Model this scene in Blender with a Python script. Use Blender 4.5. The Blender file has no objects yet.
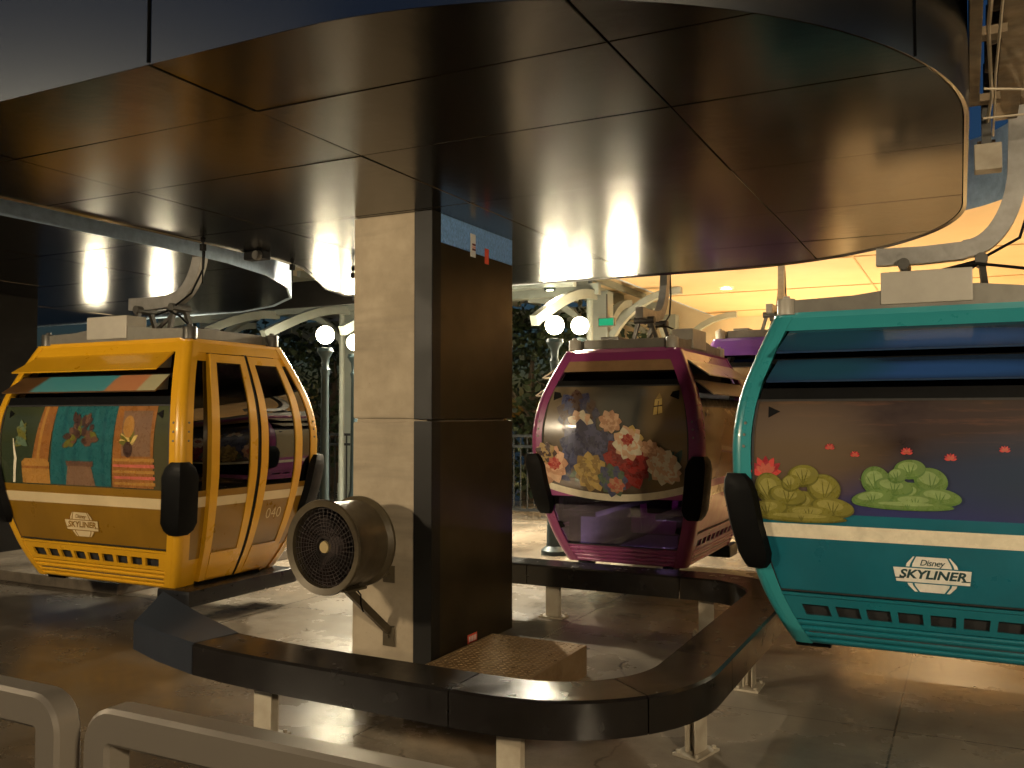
import bpy, bmesh, math, random
from mathutils import Vector, Matrix, noise
R = math.radians
PI = math.pi
sc = bpy.context.scene
COL = sc.collection
rnd = random.Random(7)

# ------------------------------------------------------------------ materials
def new_mat(name):
    m = bpy.data.materials.new(name); m.use_nodes = True
    nt = m.node_tree; nt.nodes.clear()
    out = nt.nodes.new('ShaderNodeOutputMaterial')
    return m, nt, out

def node(nt, t, **kw):
    n = nt.nodes.new(t)
    for k, v in kw.items():
        if k in n.inputs.keys(): n.inputs[k].default_value = v
        else: setattr(n, k, v)
    return n

def c4(c): return (c[0], c[1], c[2], 1.0)

def mixc(nt, a, b, fac, blend='MIX'):
    n = nt.nodes.new('ShaderNodeMix'); n.data_type = 'RGBA'; n.blend_type = blend
    for sock, v in ((n.inputs[0], fac), (n.inputs[6], a), (n.inputs[7], b)):
        if hasattr(v, 'links') or isinstance(v, bpy.types.NodeSocket): nt.links.new(v, sock)
        else: sock.default_value = v if not isinstance(v, tuple) else c4(v)
    return n.outputs[2]

def mth(nt, op, a, b=None, c=None, clamp=False):
    n = nt.nodes.new('ShaderNodeMath'); n.operation = op; n.use_clamp = clamp
    for i, v in enumerate((a, b, c)):
        if v is None: continue
        if isinstance(v, bpy.types.NodeSocket): nt.links.new(v, n.inputs[i])
        else: n.inputs[i].default_value = v
    return n.outputs[0]

def maprange(nt, v, a, b, c, d):
    n = nt.nodes.new('ShaderNodeMapRange'); nt.links.new(v, n.inputs[0])
    for i, x in enumerate((a, b, c, d)): n.inputs[i+1].default_value = x
    return n.outputs[0]

def tex(nt, kind='Object'):
    return nt.nodes.new('ShaderNodeTexCoord').outputs[kind]

def noise_tex(nt, scale, detail=4, rough=.6, vec=None, stretch=None):
    n = nt.nodes.new('ShaderNodeTexNoise'); n.inputs['Scale'].default_value = scale
    n.inputs['Detail'].default_value = detail; n.inputs['Roughness'].default_value = rough
    v = vec if vec is not None else tex(nt)
    if stretch:
        mp = nt.nodes.new('ShaderNodeMapping'); mp.inputs['Scale'].default_value = stretch
        nt.links.new(v, mp.inputs[0]); v = mp.outputs[0]
    nt.links.new(v, n.inputs['Vector'])
    return n.outputs[0]

def pmat(name, col, rough=.5, metal=0, col2=None, ns=8, nd=5, rvar=.12, bump=0, bs=60, coat=0, stretch=None, aniso=0, spec=None):
    m, nt, out = new_mat(name)
    p = nt.nodes.new('ShaderNodeBsdfPrincipled')
    p.inputs['Metallic'].default_value = metal
    nz = noise_tex(nt, ns, nd, stretch=stretch)
    if col2 is None: col2 = tuple(x*.82 for x in col)
    f = maprange(nt, nz, .35, .65, 0, 1)
    nt.links.new(mixc(nt, col, col2, f), p.inputs['Base Color'])
    nz2 = noise_tex(nt, ns*2.3, nd, stretch=stretch)
    nt.links.new(maprange(nt, nz2, .3, .7, max(.02, rough-rvar), min(1, rough+rvar)), p.inputs['Roughness'])
    if coat:
        p.inputs['Coat Weight'].default_value = coat; p.inputs['Coat Roughness'].default_value = .05
    if spec is not None: p.inputs['Specular IOR Level'].default_value = spec
    if aniso: p.inputs['Anisotropic'].default_value = aniso
    if bump:
        b = nt.nodes.new('ShaderNodeBump'); b.inputs['Strength'].default_value = bump; b.inputs['Distance'].default_value = .01
        nt.links.new(noise_tex(nt, bs, 5), b.inputs['Height']); nt.links.new(b.outputs[0], p.inputs['Normal'])
    nt.links.new(p.outputs[0], out.inputs[0])
    return m

def emat(name, col, s):
    m, nt, out = new_mat(name)
    e = node(nt, 'ShaderNodeEmission', Strength=s); e.inputs[0].default_value = c4(col)
    nt.links.new(e.outputs[0], out.inputs[0]); return m

def glass(name, tint, rough=.02, extra=.0):
    m, nt, out = new_mat(name)
    t = nt.nodes.new('ShaderNodeBsdfTransparent'); t.inputs[0].default_value = c4(tint)
    g = nt.nodes.new('ShaderNodeBsdfGlossy'); g.inputs['Roughness'].default_value = rough
    g.inputs[0].default_value = (1, 1, 1, 1)
    fr = node(nt, 'ShaderNodeFresnel', IOR=1.5)
    mx = nt.nodes.new('ShaderNodeMixShader')
    nt.links.new(mth(nt, 'ADD', fr.outputs[0], extra, clamp=True), mx.inputs[0])
    nt.links.new(t.outputs[0], mx.inputs[1]); nt.links.new(g.outputs[0], mx.inputs[2])
    nt.links.new(mx.outputs[0], out.inputs[0]); return m

def print_mat(name, bottom, top, spots, streak=None, rough=.16, warp=.05, nscale=3.0, dark=.25):
    """a printed film: vertical colour blend on the pane's own UVs, mottled by noise, with soft printed spots"""
    m, nt, out = new_mat(name)
    p = nt.nodes.new('ShaderNodeBsdfPrincipled')
    uv = tex(nt, 'UV')
    nz = nt.nodes.new('ShaderNodeTexNoise'); nz.inputs['Scale'].default_value = nscale; nz.inputs['Detail'].default_value = 5
    nt.links.new(uv, nz.inputs['Vector'])
    wv = nt.nodes.new('ShaderNodeVectorMath'); wv.operation = 'MULTIPLY_ADD'
    nt.links.new(nz.outputs['Color'], wv.inputs[0]); wv.inputs[1].default_value = (warp, warp, 0)
    nt.links.new(uv, wv.inputs[2])
    sx = nt.nodes.new('ShaderNodeSeparateXYZ'); nt.links.new(wv.outputs[0], sx.inputs[0])
    x, y = sx.outputs[0], sx.outputs[1]
    cur = mixc(nt, bottom, top, maprange(nt, y, 0.0, 1.0, 0, 1))
    cur = mixc(nt, cur, tuple(v*dark for v in bottom), maprange(nt, nz.outputs[0], .5, .75, 0, .8))
    if streak:
        sn = noise_tex(nt, 1.0, 6, .65, vec=uv, stretch=(3.5, 22, 1))
        for k_, (colr, lo_, hi_, amt) in enumerate(streak): cur = mixc(nt, cur, colr, maprange(nt, sn, lo_, hi_, 0, amt))
    for (cx, cy, rx, ry, colr, soft) in spots:
        dx = mth(nt, 'DIVIDE', mth(nt, 'SUBTRACT', x, cx + warp*.5), rx)
        dy = mth(nt, 'DIVIDE', mth(nt, 'SUBTRACT', y, cy + warp*.5), ry)
        d = mth(nt, 'ADD', mth(nt, 'MULTIPLY', dx, dx), mth(nt, 'MULTIPLY', dy, dy))
        cur = mixc(nt, cur, colr, maprange(nt, d, 1-soft, 1+soft, 1, 0))
    nt.links.new(cur, p.inputs['Base Color']); p.inputs['Roughness'].default_value = rough+.1
    p.inputs['Coat Weight'].default_value = .7; p.inputs['Coat Roughness'].default_value = rough*.5
    nt.links.new(p.outputs[0], out.inputs[0]); return m

M = {}
def ground_mat():
    m, nt, out = new_mat('stained_concrete')
    p = nt.nodes.new('ShaderNodeBsdfPrincipled')
    n1 = noise_tex(nt, .55, 6, .62); n2 = noise_tex(nt, 2.6, 8, .7); n3 = noise_tex(nt, 90, 2, .6); n4 = noise_tex(nt, .9, 7, .62)
    a = mixc(nt, (.28, .24, .185), (.16, .133, .10), maprange(nt, n1, .34, .66, 0, 1))
    b = mixc(nt, a, (.31, .27, .21), maprange(nt, n2, .48, .74, 0, .55))
    c = mixc(nt, b, (.055, .044, .034), maprange(nt, n4, .48, .72, 0, .6))
    c = mixc(nt, c, (.05, .045, .04), maprange(nt, n3, .62, .72, 0, .4))
    n5 = noise_tex(nt, 260, 2, .7); c = mixc(nt, c, (.34, .31, .27), maprange(nt, n5, .60, .72, 0, .35))
    vw = nt.nodes.new('ShaderNodeVectorMath'); vw.operation = 'MULTIPLY_ADD'
    nw = nt.nodes.new('ShaderNodeTexNoise'); nw.inputs['Scale'].default_value = 2.2; nw.inputs['Detail'].default_value = 6; nt.links.new(tex(nt), nw.inputs['Vector'])
    nt.links.new(nw.outputs['Color'], vw.inputs[0]); vw.inputs[1].default_value = (.5, .5, 0); nt.links.new(tex(nt), vw.inputs[2])
    vo = nt.nodes.new('ShaderNodeTexVoronoi'); vo.feature = 'DISTANCE_TO_EDGE'; vo.inputs['Scale'].default_value = .42; nt.links.new(vw.outputs[0], vo.inputs['Vector'])
    crack = mth(nt, 'MULTIPLY', maprange(nt, vo.outputs['Distance'], .001, .005, 1, 0), maprange(nt, n1, .46, .56, 0, .8))
    c = mixc(nt, c, (.03, .025, .02), crack)
    # floor in front of the guide rail is darkened by position, with a ragged edge
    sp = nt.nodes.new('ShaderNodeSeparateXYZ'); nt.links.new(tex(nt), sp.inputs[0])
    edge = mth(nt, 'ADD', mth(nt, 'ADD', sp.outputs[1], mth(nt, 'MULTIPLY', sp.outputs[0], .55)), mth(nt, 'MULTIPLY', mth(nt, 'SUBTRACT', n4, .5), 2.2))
    front_zone = maprange(nt, edge, 1.6, 2.3, 1, 0)
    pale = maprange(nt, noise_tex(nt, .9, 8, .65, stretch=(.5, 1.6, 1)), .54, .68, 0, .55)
    zone_col = mixc(nt, (.040, .032, .024), (.17, .15, .125), pale)
    c = mixc(nt, c, zone_col, mth(nt, 'MULTIPLY', front_zone, .85))
    # saw-cut joints
    br = nt.nodes.new('ShaderNodeTexBrick'); br.offset = 0
    mp = nt.nodes.new('ShaderNodeMapping'); mp.inputs['Location'].default_value = (.35, -.2, 0)
    nt.links.new(tex(nt), mp.inputs[0]); nt.links.new(mp.outputs[0], br.inputs['Vector'])
    br.inputs['Scale'].default_value = 1; br.inputs['Brick Width'].default_value = 2.4; br.inputs['Row Height'].default_value = 2.4
    br.inputs['Mortar Size'].default_value = .006; br.inputs['Mortar Smooth'].default_value = .3
    c = mixc(nt, c, (.05, .04, .03), mth(nt, 'MULTIPLY', br.outputs['Fac'], .8))
    nt.links.new(c, p.inputs['Base Color'])
    nt.links.new(maprange(nt, n4, .25, .78, .40, .10), p.inputs['Roughness'])
    bp = nt.nodes.new('ShaderNodeBump'); bp.inputs['Strength'].default_value = .25; bp.inputs['Distance'].default_value = .01
    nt.links.new(n2, bp.inputs['Height']); nt.links.new(bp.outputs[0], p.inputs['Normal'])
    nt.links.new(p.outputs[0], out.inputs[0]); return m

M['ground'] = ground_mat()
M['soffit'] = pmat('bronze_soffit', (.040, .032, .023), .21, 1, (.038, .031, .022), ns=.3, nd=0, rvar=.0, bump=.35, bs=1.3)
M['fascia'] = pmat('dark_metal_fascia', (.24, .26, .275), .25, 1, (.23, .25, .265), ns=.4, nd=0, rvar=.0)
M['gap'] = pmat('black_gap', (.003, .003, .003), .8, spec=.0)
M['galv'] = pmat('galvanised_sheet', (.34, .44, .56), .42, .35, (.26, .34, .44), ns=14, rvar=.1)
M['tread_blue'] = pmat('galvanised_tread_sky_tint', (.26, .50, .92), .42, .1, (.12, .25, .50), ns=30, stretch=(1, 6, 1.5), bump=.3, bs=90)  # blue of the sky light is put into the plate's base colour
M['clad'] = pmat('bronze_cladding', (.055, .043, .022), .38, .7, (.04, .03, .015), ns=2.2, nd=2, rvar=.05)
M['clad_trim'] = pmat('black_corner_trim', (.011, .010, .008), .5, 0, (.010, .009, .0075), ns=2, nd=1, rvar=.03, spec=.25)
M['darkcol'] = pmat('dark_brown_cladding', (.007, .006, .005), .8, 0, spec=.05)
def concrete():
    m, nt, out = new_mat('tan_concrete')
    p = nt.nodes.new('ShaderNodeBsdfPrincipled')
    n1 = noise_tex(nt, 3, 7, .65); n2 = noise_tex(nt, 1.2, 4, .6, stretch=(.4, .4, 3.2)); n3 = noise_tex(nt, 70, 3)
    a = mixc(nt, (.38, .31, .215), (.28, .225, .15), maprange(nt, n1, .38, .64, 0, 1))
    a = mixc(nt, a, (.22, .18, .125), maprange(nt, n2, .50, .62, 0, .65))
    a = mixc(nt, a, (.17, .135, .09), maprange(nt, n3, .66, .74, 0, .6))
    nt.links.new(a, p.inputs['Base Color']); p.inputs['Roughness'].default_value = .75
    bp = nt.nodes.new('ShaderNodeBump'); bp.inputs['Strength'].default_value = .2; bp.inputs['Distance'].default_value = .01
    nt.links.new(n1, bp.inputs['Height']); nt.links.new(bp.outputs[0], p.inputs['Normal'])
    nt.links.new(p.outputs[0], out.inputs[0]); return m
M['concrete'] = concrete()
M['rail'] = pmat('dark_bronze_rail', (.010, .008, .0065), .23, 0, (.008, .0065, .005), ns=3, nd=3, rvar=.06, bump=.03, bs=25)
M['railend'] = pmat('sky_tinted_rail_end', (.022, .026, .034), .32, 0, (.020, .024, .031), ns=2, nd=1, rvar=.03)  # bluer than the rail: sky reflection put into the colour
M['post'] = pmat('beige_steel_post', (.42, .37, .28), .5, 0, (.30, .25, .18), ns=6)
M['fan'] = pmat('beige_fan_drum', (.105, .082, .046), .40, .25, (.06, .045, .026), ns=5, rvar=.1)
M['fan_in'] = pmat('dark_fan_inside', (.05, .03, .025), .6, .2, (.025, .016, .014), ns=12)  # darker brown than the drum shell
M['wire'] = pmat('dark_wire', (.05, .04, .035), .4, .6)
M['brass'] = pmat('tan_hub', (.38, .28, .12), .5, .1)
M['steelbar'] = pmat('satin_handrail_paint', (.20, .175, .14), .33, .45, (.185, .16, .128), ns=2, nd=2, rvar=.04)
M['grey'] = pmat('grey_aluminium', (.19, .18, .15), .5, .2, (.14, .13, .11), ns=5)
M['darkgrey'] = pmat('dark_grey_steel', (.09, .085, .075), .45, .5)
M['box'] = pmat('pale_grey_box', (.40, .37, .31), .45, .0, ns=3)
M['black'] = pmat('black_rubber', (.004, .004, .004), .55, spec=.12)
M['blackstep'] = pmat('black_step', (.012, .012, .013), .35, .2)
M['hanger'] = pmat('galvanised_hanger', (.34, .33, .31), .45, .5, (.25, .24, .22), ns=8)
M['track'] = pmat('brown_primer_steel', (.20, .145, .085), .55, .3, (.11, .08, .045), ns=6)
M['trackdark'] = pmat('dark_machinery', (.05, .04, .03), .5, .5, (.12, .08, .05), ns=18)
M['ceiling'] = pmat('warm_plaster_ceiling', (.70, .51, .29), .65, 0, (.64, .46, .255), ns=.8, rvar=.05)
M['cream'] = pmat('cream_wall', (.68, .58, .40), .7, 0, ns=1)
M['whitesteel'] = pmat('white_green_steel', (.30, .33, .30), .5, 0, (.24, .27, .24), ns=2)
M['fence'] = pmat('black_fence_paint', (.012, .015, .017), .45)
M['lamp_post'] = pmat('dark_green_lamp_post', (.03, .05, .055), .45, .3)
M['globe'] = emat('lit_globe', (1, .88, .60), 9)
M['bollard'] = emat('lit_bollard', (1, .80, .45), 30)
M['downlight'] = emat('lit_downlight', (1, .82, .5), 30)
M['green_sign'] = emat('lit_green_sign', (.05, .8, .35), .10)
M['leaf'] = pmat('dark_leaf', (.012, .024, .007), .6, 0, (.024, .038, .012), ns=1.6)
M['bark'] = pmat('bark', (.10, .075, .05), .8)
M['tread_brown'] = pmat('brown_tread_plate', (.30, .20, .10), .42, .6, (.22, .14, .065), ns=6)
M['white_label'] = pmat('white_label', (.75, .74, .70), .5)
M['red_label'] = pmat('red_label', (.75, .10, .05), .5)
M['litter'] = pmat('dry_leaf_litter', (.10, .075, .045), .8)
M['glassdark'] = glass('dark_tinted_glass', (.018, .015, .012), .015, .03)
M['darkfill'] = pmat('dark_cabin_lining', (.02, .019, .018), .6)
M['seat'] = pmat('dark_seat', (.03, .03, .033), .5)
M['cream_print'] = pmat('cream_print', (.78, .70, .52), .3, coat=.3)
M['white_print'] = pmat('white_print', (.80, .76, .66), .3, coat=.3)

def paint(name, c, c2=None): return pmat(name, c, .32, .0, c2, ns=2.5, rvar=.06, coat=.5)
M['orange'] = paint('orange_paint', (.62, .315, .011), (.56, .28, .010))
M['orange_film'] = paint('orange_film', (.23, .115, .008))
M['orange_stripe'] = paint('pale_orange_stripe', (.62, .48, .27))
M['purple'] = paint('plum_paint', (.23, .035, .13), (.20, .03, .115))
M['purple_lite'] = paint('plum_body_paint', (.30, .055, .19), (.27, .05, .17))
M['purple_film'] = glass('violet_film', (.55, .43, .66), .05, .05)
M['glare_glow'] = emat('added_glare_glow', (1, .96, .98), 14)
M['violet'] = paint('violet_paint', (.14, .05, .30))
M['teal'] = paint('turquoise_frame_paint', (.03, .25, .27), (.025, .22, .245))
M['teal_body'] = paint('teal_body_paint', (.008, .145, .18), (.007, .125, .16))
M['teal_film'] = paint('teal_film', (.007, .13, .18))
M['flap_blue'] = print_mat('navy_flap_print', (.02, .04, .10), (.015, .03, .06), [(.5, .4, .35, .35, (.03, .09, .28), .7), (.15, .5, .2, .5, (.02, .08, .14), .8)], rough=.15)
M['flap_cream'] = paint('cream_flap', (.62, .55, .42))
M['slot'] = pmat('slot_shadow_lining', (.02, .02, .02), .7)

# ------------------------------------------------------------------ mesh helpers
def obj(name, bm, mats, parent=None, smooth=False, autos=None):
    me = bpy.data.meshes.new(name); bmesh.ops.recalc_face_normals(bm, faces=bm.faces[:]) if smooth != 'keep' else None
    bm.to_mesh(me); bm.free()
    for mm in (mats if isinstance(mats, (list, tuple)) else [mats]): me.materials.append(mm)
    if smooth:
        for pgn in me.polygons: pgn.use_smooth = True
        try: me.set_sharp_from_angle(angle=R(autos or 35))
        except Exception: pass
    o = bpy.data.objects.new(name, me); COL.objects.link(o)
    if parent: o.parent = parent
    return o

def obj_each(name, bm, mats, parent=None, smooth=False, autos=None):
    """every loose piece of bm becomes an object of its own"""
    bm.faces.ensure_lookup_table(); seen = set()
    for f0 in bm.faces:
        if f0 in seen: continue
        st, isl = [f0], []; seen.add(f0)
        while st:
            f = st.pop(); isl.append(f)
            for v in f.verts:
                for g_ in v.link_faces:
                    if g_ not in seen: seen.add(g_); st.append(g_)
        b = bmesh.new(); mp = {}
        for f in isl:
            for v in f.verts:
                if v not in mp: mp[v] = b.verts.new(v.co)
            nf = b.faces.new([mp[v] for v in f.verts]); nf.material_index = f.material_index
        last = obj(name, b, mats, parent, smooth, autos)
    bm.free(); return last

def thing(name, label, cat, loc=(0, 0, 0), rz=0, group=None):
    o = bpy.data.objects.new(name, None); COL.objects.link(o); o.empty_display_size = .2
    o.location = loc; o.rotation_euler = (0, 0, rz); return tag(o, label, cat, group)

def tag(o, label=None, cat=None, group=None, kind=None):
    if label: o['label'] = label
    if cat: o['category'] = cat
    if group: o['group'] = group
    if kind: o['kind'] = kind
    return o

def box(bm, lo, hi, mi=0, bev=0, rot=None, piv=None):
    lo = Vector(lo); hi = Vector(hi); c = (lo+hi)/2; s = hi-lo
    r = bmesh.ops.create_cube(bm, size=1, matrix=Matrix.Translation(c) @ Matrix.Diagonal((s.x, s.y, s.z, 1)))
    vs = r['verts']; fs = set(f for v in vs for f in v.link_faces)
    for f in fs: f.material_index = mi
    if bev:
        es = list(set(e for v in vs for e in v.link_edges))
        rb = bmesh.ops.bevel(bm, geom=es, offset=bev, segments=2, profile=.7, affect='EDGES', material=-1)
        vs = list(set(v for f in rb['faces'] for v in f.verts) | set(v for v in vs if v.is_valid))
    if rot is not None:
        bmesh.ops.rotate(bm, verts=[v for v in vs if v.is_valid], cent=piv if piv is not None else c, matrix=rot)
    return vs

def tube(bm, pts, r, n=10, mi=0, cap=True, sx=1, sy=1, closed=False):
    """sweep along pts; r scalar or list"""
    pts = [Vector(p) for p in pts]; rings = []
    up = None
    for i, p in enumerate(pts):
        if closed: t = (pts[(i+1) % len(pts)] - pts[i-1]).normalized()
        else: t = (pts[min(i+1, len(pts)-1)] - pts[max(i-1, 0)]).normalized()
        if up is None:
            up = Vector((0, 0, 1)) if abs(t.z) < .9 else Vector((1, 0, 0))
        x = t.cross(up)
        if x.length < 1e-5: x = t.orthogonal()
        x.normalize(); up = x.cross(t).normalized()
        rr = r[i] if isinstance(r, (list, tuple)) else r
        rings.append([bm.verts.new(p + x*math.cos(2*PI*k/n + PI/n)*rr*sx + up*math.sin(2*PI*k/n + PI/n)*rr*sy) for k in range(n)])
    m = len(rings)
    for i in range(m if closed else m-1):
        a, b = rings[i], rings[(i+1) % m]
        for k in range(n):
            f = bm.faces.new((a[k], a[(k+1) % n], b[(k+1) % n], b[k])); f.material_index = mi
    if cap and not closed:
        for ring in (rings[0], rings[-1]):
            f = bm.faces.new(ring); f.material_index = mi

def bar(bm, p, q, w, h, mi=0):
    """rectangular bar from p to q"""
    tube(bm, [p, q], .7071, 4, mi, True, w, h)

def lathe(bm, prof, n=32, mat=None, mi=0, closed=False):
    rings = []
    for (r, z) in prof:
        ring = []
        for k in range(n):
            a = 2*PI*k/n; v = Vector((r*math.cos(a), r*math.sin(a), z))
            ring.append(bm.verts.new(mat @ v if mat else v))
        rings.append(ring)
    for i in range(len(rings)-1 + (1 if closed else 0)):
        a, b = rings[i], rings[(i+1) % len(rings)]
        for k in range(n):
            f = bm.faces.new((a[k], a[(k+1) % n], b[(k+1) % n], b[k])); f.material_index = mi
    return rings

def prism(bm, pts, z0, z1, mi=0):
    a = [bm.verts.new((x, y, z0)) for x, y in pts]; b = [bm.verts.new((x, y, z1)) for x, y in pts]
    n = len(pts)
    f0 = bm.faces.new(a); f1 = bm.faces.new(b)
    for f in (f0, f1): f.material_index = mi
    for i in range(n):
        f = bm.faces.new((a[i], a[(i+1) % n], b[(i+1) % n], b[i])); f.material_index = mi
    return f0, f1

def arc(cx, cy, r, a0, a1, n=14):
    return [(cx + r*math.cos(R(a0 + (a1-a0)*i/n)), cy + r*math.sin(R(a0 + (a1-a0)*i/n))) for i in range(n+1)]

# ------------------------------------------------------------------ ground
bm = bmesh.new()
bmesh.ops.create_grid(bm, x_segments=1, y_segments=1, size=150)
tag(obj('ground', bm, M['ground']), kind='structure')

# ------------------------------------------------------------------ canopy with panelled soffit
ZC = 2.93
def panelled(name, outline, seams_x, seams_y, z, parent, mat, gap=.0045):
    bm = bmesh.new()
    f = bm.faces.new([bm.verts.new((x, y, z)) for x, y in outline])
    for s in seams_x: bmesh.ops.bisect_plane(bm, geom=bm.verts[:]+bm.edges[:]+bm.faces[:], plane_co=(s, 0, 0), plane_no=(1, 0, 0))
    for s in seams_y: bmesh.ops.bisect_plane(bm, geom=bm.verts[:]+bm.edges[:]+bm.faces[:], plane_co=(0, s, 0), plane_no=(0, 1, 0))
    for f in bm.faces:
        if f.normal.z > 0: f.normal_flip()
    bmesh.ops.split_edges(bm, edges=[e for e in bm.edges if len(e.link_faces) == 2])
    faces = bm.faces[:]
    r0 = bmesh.ops.inset_individual(bm, faces=faces, thickness=gap, depth=0)
    bmesh.ops.delete(bm, geom=r0['faces'], context='FACES')
    faces = [f for f in bm.faces if f.is_valid]
    bmesh.ops.inset_individual(bm, faces=faces, thickness=.004, depth=.004)
    # every sheet sits a hair out of level, as fixed sheets do
    for f in faces:
        c = f.calc_center_median(); tx, ty = rnd.uniform(-.0022, .0022), rnd.uniform(-.003, .003)
        for v in f.verts: v.co.z += (v.co.x-c.x)*tx + (v.co.y-c.y)*ty
    o = obj(name, bm, mat, parent, smooth='keep')
    for p in o.data.polygons: p.use_smooth = False
    return o

main_outline = ([(-5.2, 2.38), (-2.04, 2.38)] + arc(-2.04, 4.43, 2.05, -90, 0, 28)[1:] + [(0, 6.1)] +
                arc(-1.9, 6.25, 1.9, 0, 90, 24) + [(-5.9, 8.15)] +
                [(-6.12, 8.0), (-5.95, 7.5), (-5.6, 6.9), (-5.3, 6.35), (-5.2, 5.9)])
def fascia_ring(bm, outline, z0, z1, th=.02, seams=()):
    n = len(outline)
    def off(i):
        p0, p1, p2 = Vector(outline[i-1]), Vector(outline[i]), Vector(outline[(i+1) % n])
        d = ((p1-p0).normalized() + (p2-p1).normalized()).normalized()
        return p1 + Vector((d.y, -d.x))*th
    o = [off(i) for i in range(n)]
    A = [bm.verts.new((x, y, z0)) for x, y in outline]; B = [bm.verts.new((p.x, p.y, z0-.012)) for p in o]
    C = [bm.verts.new((p.x, p.y, z1)) for p in o]; D = [bm.verts.new((x, y, z1)) for x, y in outline]
    for i in range(n):
        j = (i+1) % n
        for P, Q in ((A, B), (B, C), (C, D), (D, A)): bm.faces.new((P[i], P[j], Q[j], Q[i]))

can = thing('station_canopy', 'large low station canopy with dark bronze panelled soffit carried by the tan concrete column', 'canopy', (0, 0, 0))
panelled('soffit', main_outline, (-4.385, -2.75, -1.12), (2.97, 3.73, 4.87, 6.02, 7.12), ZC, can, M['soffit'])
bm = bmesh.new(); prism(bm, [(x*.998-.004, y) for x, y in main_outline], ZC+.012, ZC+.8); obj('core', bm, M['gap'], can)
bm = bmesh.new(); fascia_ring(bm, main_outline, ZC-.004, ZC+.84, .02); obj('fascia', bm, M['fascia'], can, smooth=True, autos=30)
bm = bmesh.new()
for (x, y, dx, dy) in ((-2.72, 2.4, 1, 0), (-4.4, 2.4, 1, 0)):
    box(bm, (x-.003, 2.354, ZC-.01), (x+.003, 2.38, ZC+.83))
for ang in (-62, -24):
    px, py = -2.04+2.072*math.cos(R(ang)), 4.43+2.072*math.sin(R(ang))
    box(bm, (px-.003, py-.003, ZC-.01), (px+.003, py+.003, ZC+.83))
obj_each('fascia_joint', bm, M['gap'], can)

# second canopy over the orange cabin, across the rope slot
left_outline = [(-12.5, 1.2), (-5.72, 1.2), (-5.66, 4.8)] + [(-5.66, 5.2), (-5.72, 5.8), (-5.9, 6.5), (-6.25, 7.2), (-6.8, 7.9), (-7.5, 8.4), (-8.3, 8.7), (-12.5, 8.8)]
can2 = thing('side_canopy', 'bronze side canopy with rounded end across the rope slot above the orange cabin', 'canopy')
panelled('soffit', left_outline, (-6.9, -8.5, -10.1), (2.4, 3.6, 4.9, 6.1, 7.3), ZC, can2, M['soffit'])
bm = bmesh.new(); prism(bm, [(x-.006, y) for x, y in left_outline], ZC+.012, ZC+.5); obj('core', bm, M['gap'], can2)
bm = bmesh.new(); fascia_ring(bm, left_outline, ZC-.004, ZC+.42, .02); obj('fascia', bm, M['galv'], can2, smooth=True, autos=30)

# ------------------------------------------------------------------ big station roof behind, warm plaster ceiling
ZR = 3.5
roof_outline = ([(-4.3, 9.35), (-.6, 9.45)] + arc(-.6, 8.4, 1.05, 90, 12, 12)[1:] + [(.75, 6.5), (1.2, 5.6), (2.6, 4.9), (14, 4.4), (18, 4.4), (18, 25), (-4.3, 25)])
rf = thing('station_roof', 'high station roof with warm plaster ceiling and curved edge behind the turquoise cabin', 'roof')
bm = bmesh.new(); prism(bm, roof_outline, ZR, ZR+.1); obj('ceiling', bm, M['ceiling'], rf)
bm = bmesh.new(); fascia_ring(bm, roof_outline, ZR-.004, ZR+.62, .02); obj('fascia', bm, M['galv'], rf, smooth=True, autos=30)
bm = bmesh.new(); prism(bm, [(x+.01, y+.01) for x, y in roof_outline], ZR+.104, ZR+.6); obj('core', bm, M['gap'], rf)
bm = bmesh.new()
for y in (11.4, 13.9, 16.4, 18.9, 21.4): box(bm, (-4.28, y, ZR-.012), (17.9, y+.03, ZR-.001))
for x in (-1.2, 2, 5.2): box(bm, (x, 9.5, ZR-.010), (x+.02, 24.9, ZR-.002))
obj('ceiling_joint', bm, pmat('ceiling_joint', (.58, .40, .20), .7), rf)
for (x, y) in ((-3.18, 13.4), (-.2, 13.2), (-3.0, 17.5), (1.8, 16.5), (-1.2, 20)):
    bm = bmesh.new()
    lathe(bm, [(.075, -.018), (.10, -.022), (.105, -.002)], 20, Matrix.Translation((x, y, ZR)))
    dl = obj('downlight', bm, M['white_label'], rf)
    bm = bmesh.new(); bmesh.ops.create_circle(bm, cap_ends=True, radius=.076, segments=20, matrix=Matrix.Translation((x, y, ZR-.012)))
    obj('lamp_lens', bm, M['downlight'], dl)
# rear wall
w = thing('rear_wall', 'cream lit rear wall far behind the plum cabin under the station roof', 'wall')
bm = bmesh.new(); box(bm, (-4.3, 24.7, 0), (18, 25.0, ZR)); obj('wall_face', bm, M['cream'], w)
bm = bmesh.new()
for x in (-3.4, -1.9, -.4, 1.1, 2.6, 4.1): box(bm, (x, 24.66, 0), (x+.12, 24.7, ZR))
obj_each('pilaster', bm, pmat('tan_pilaster', (.45, .36, .22), .6), w)

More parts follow.
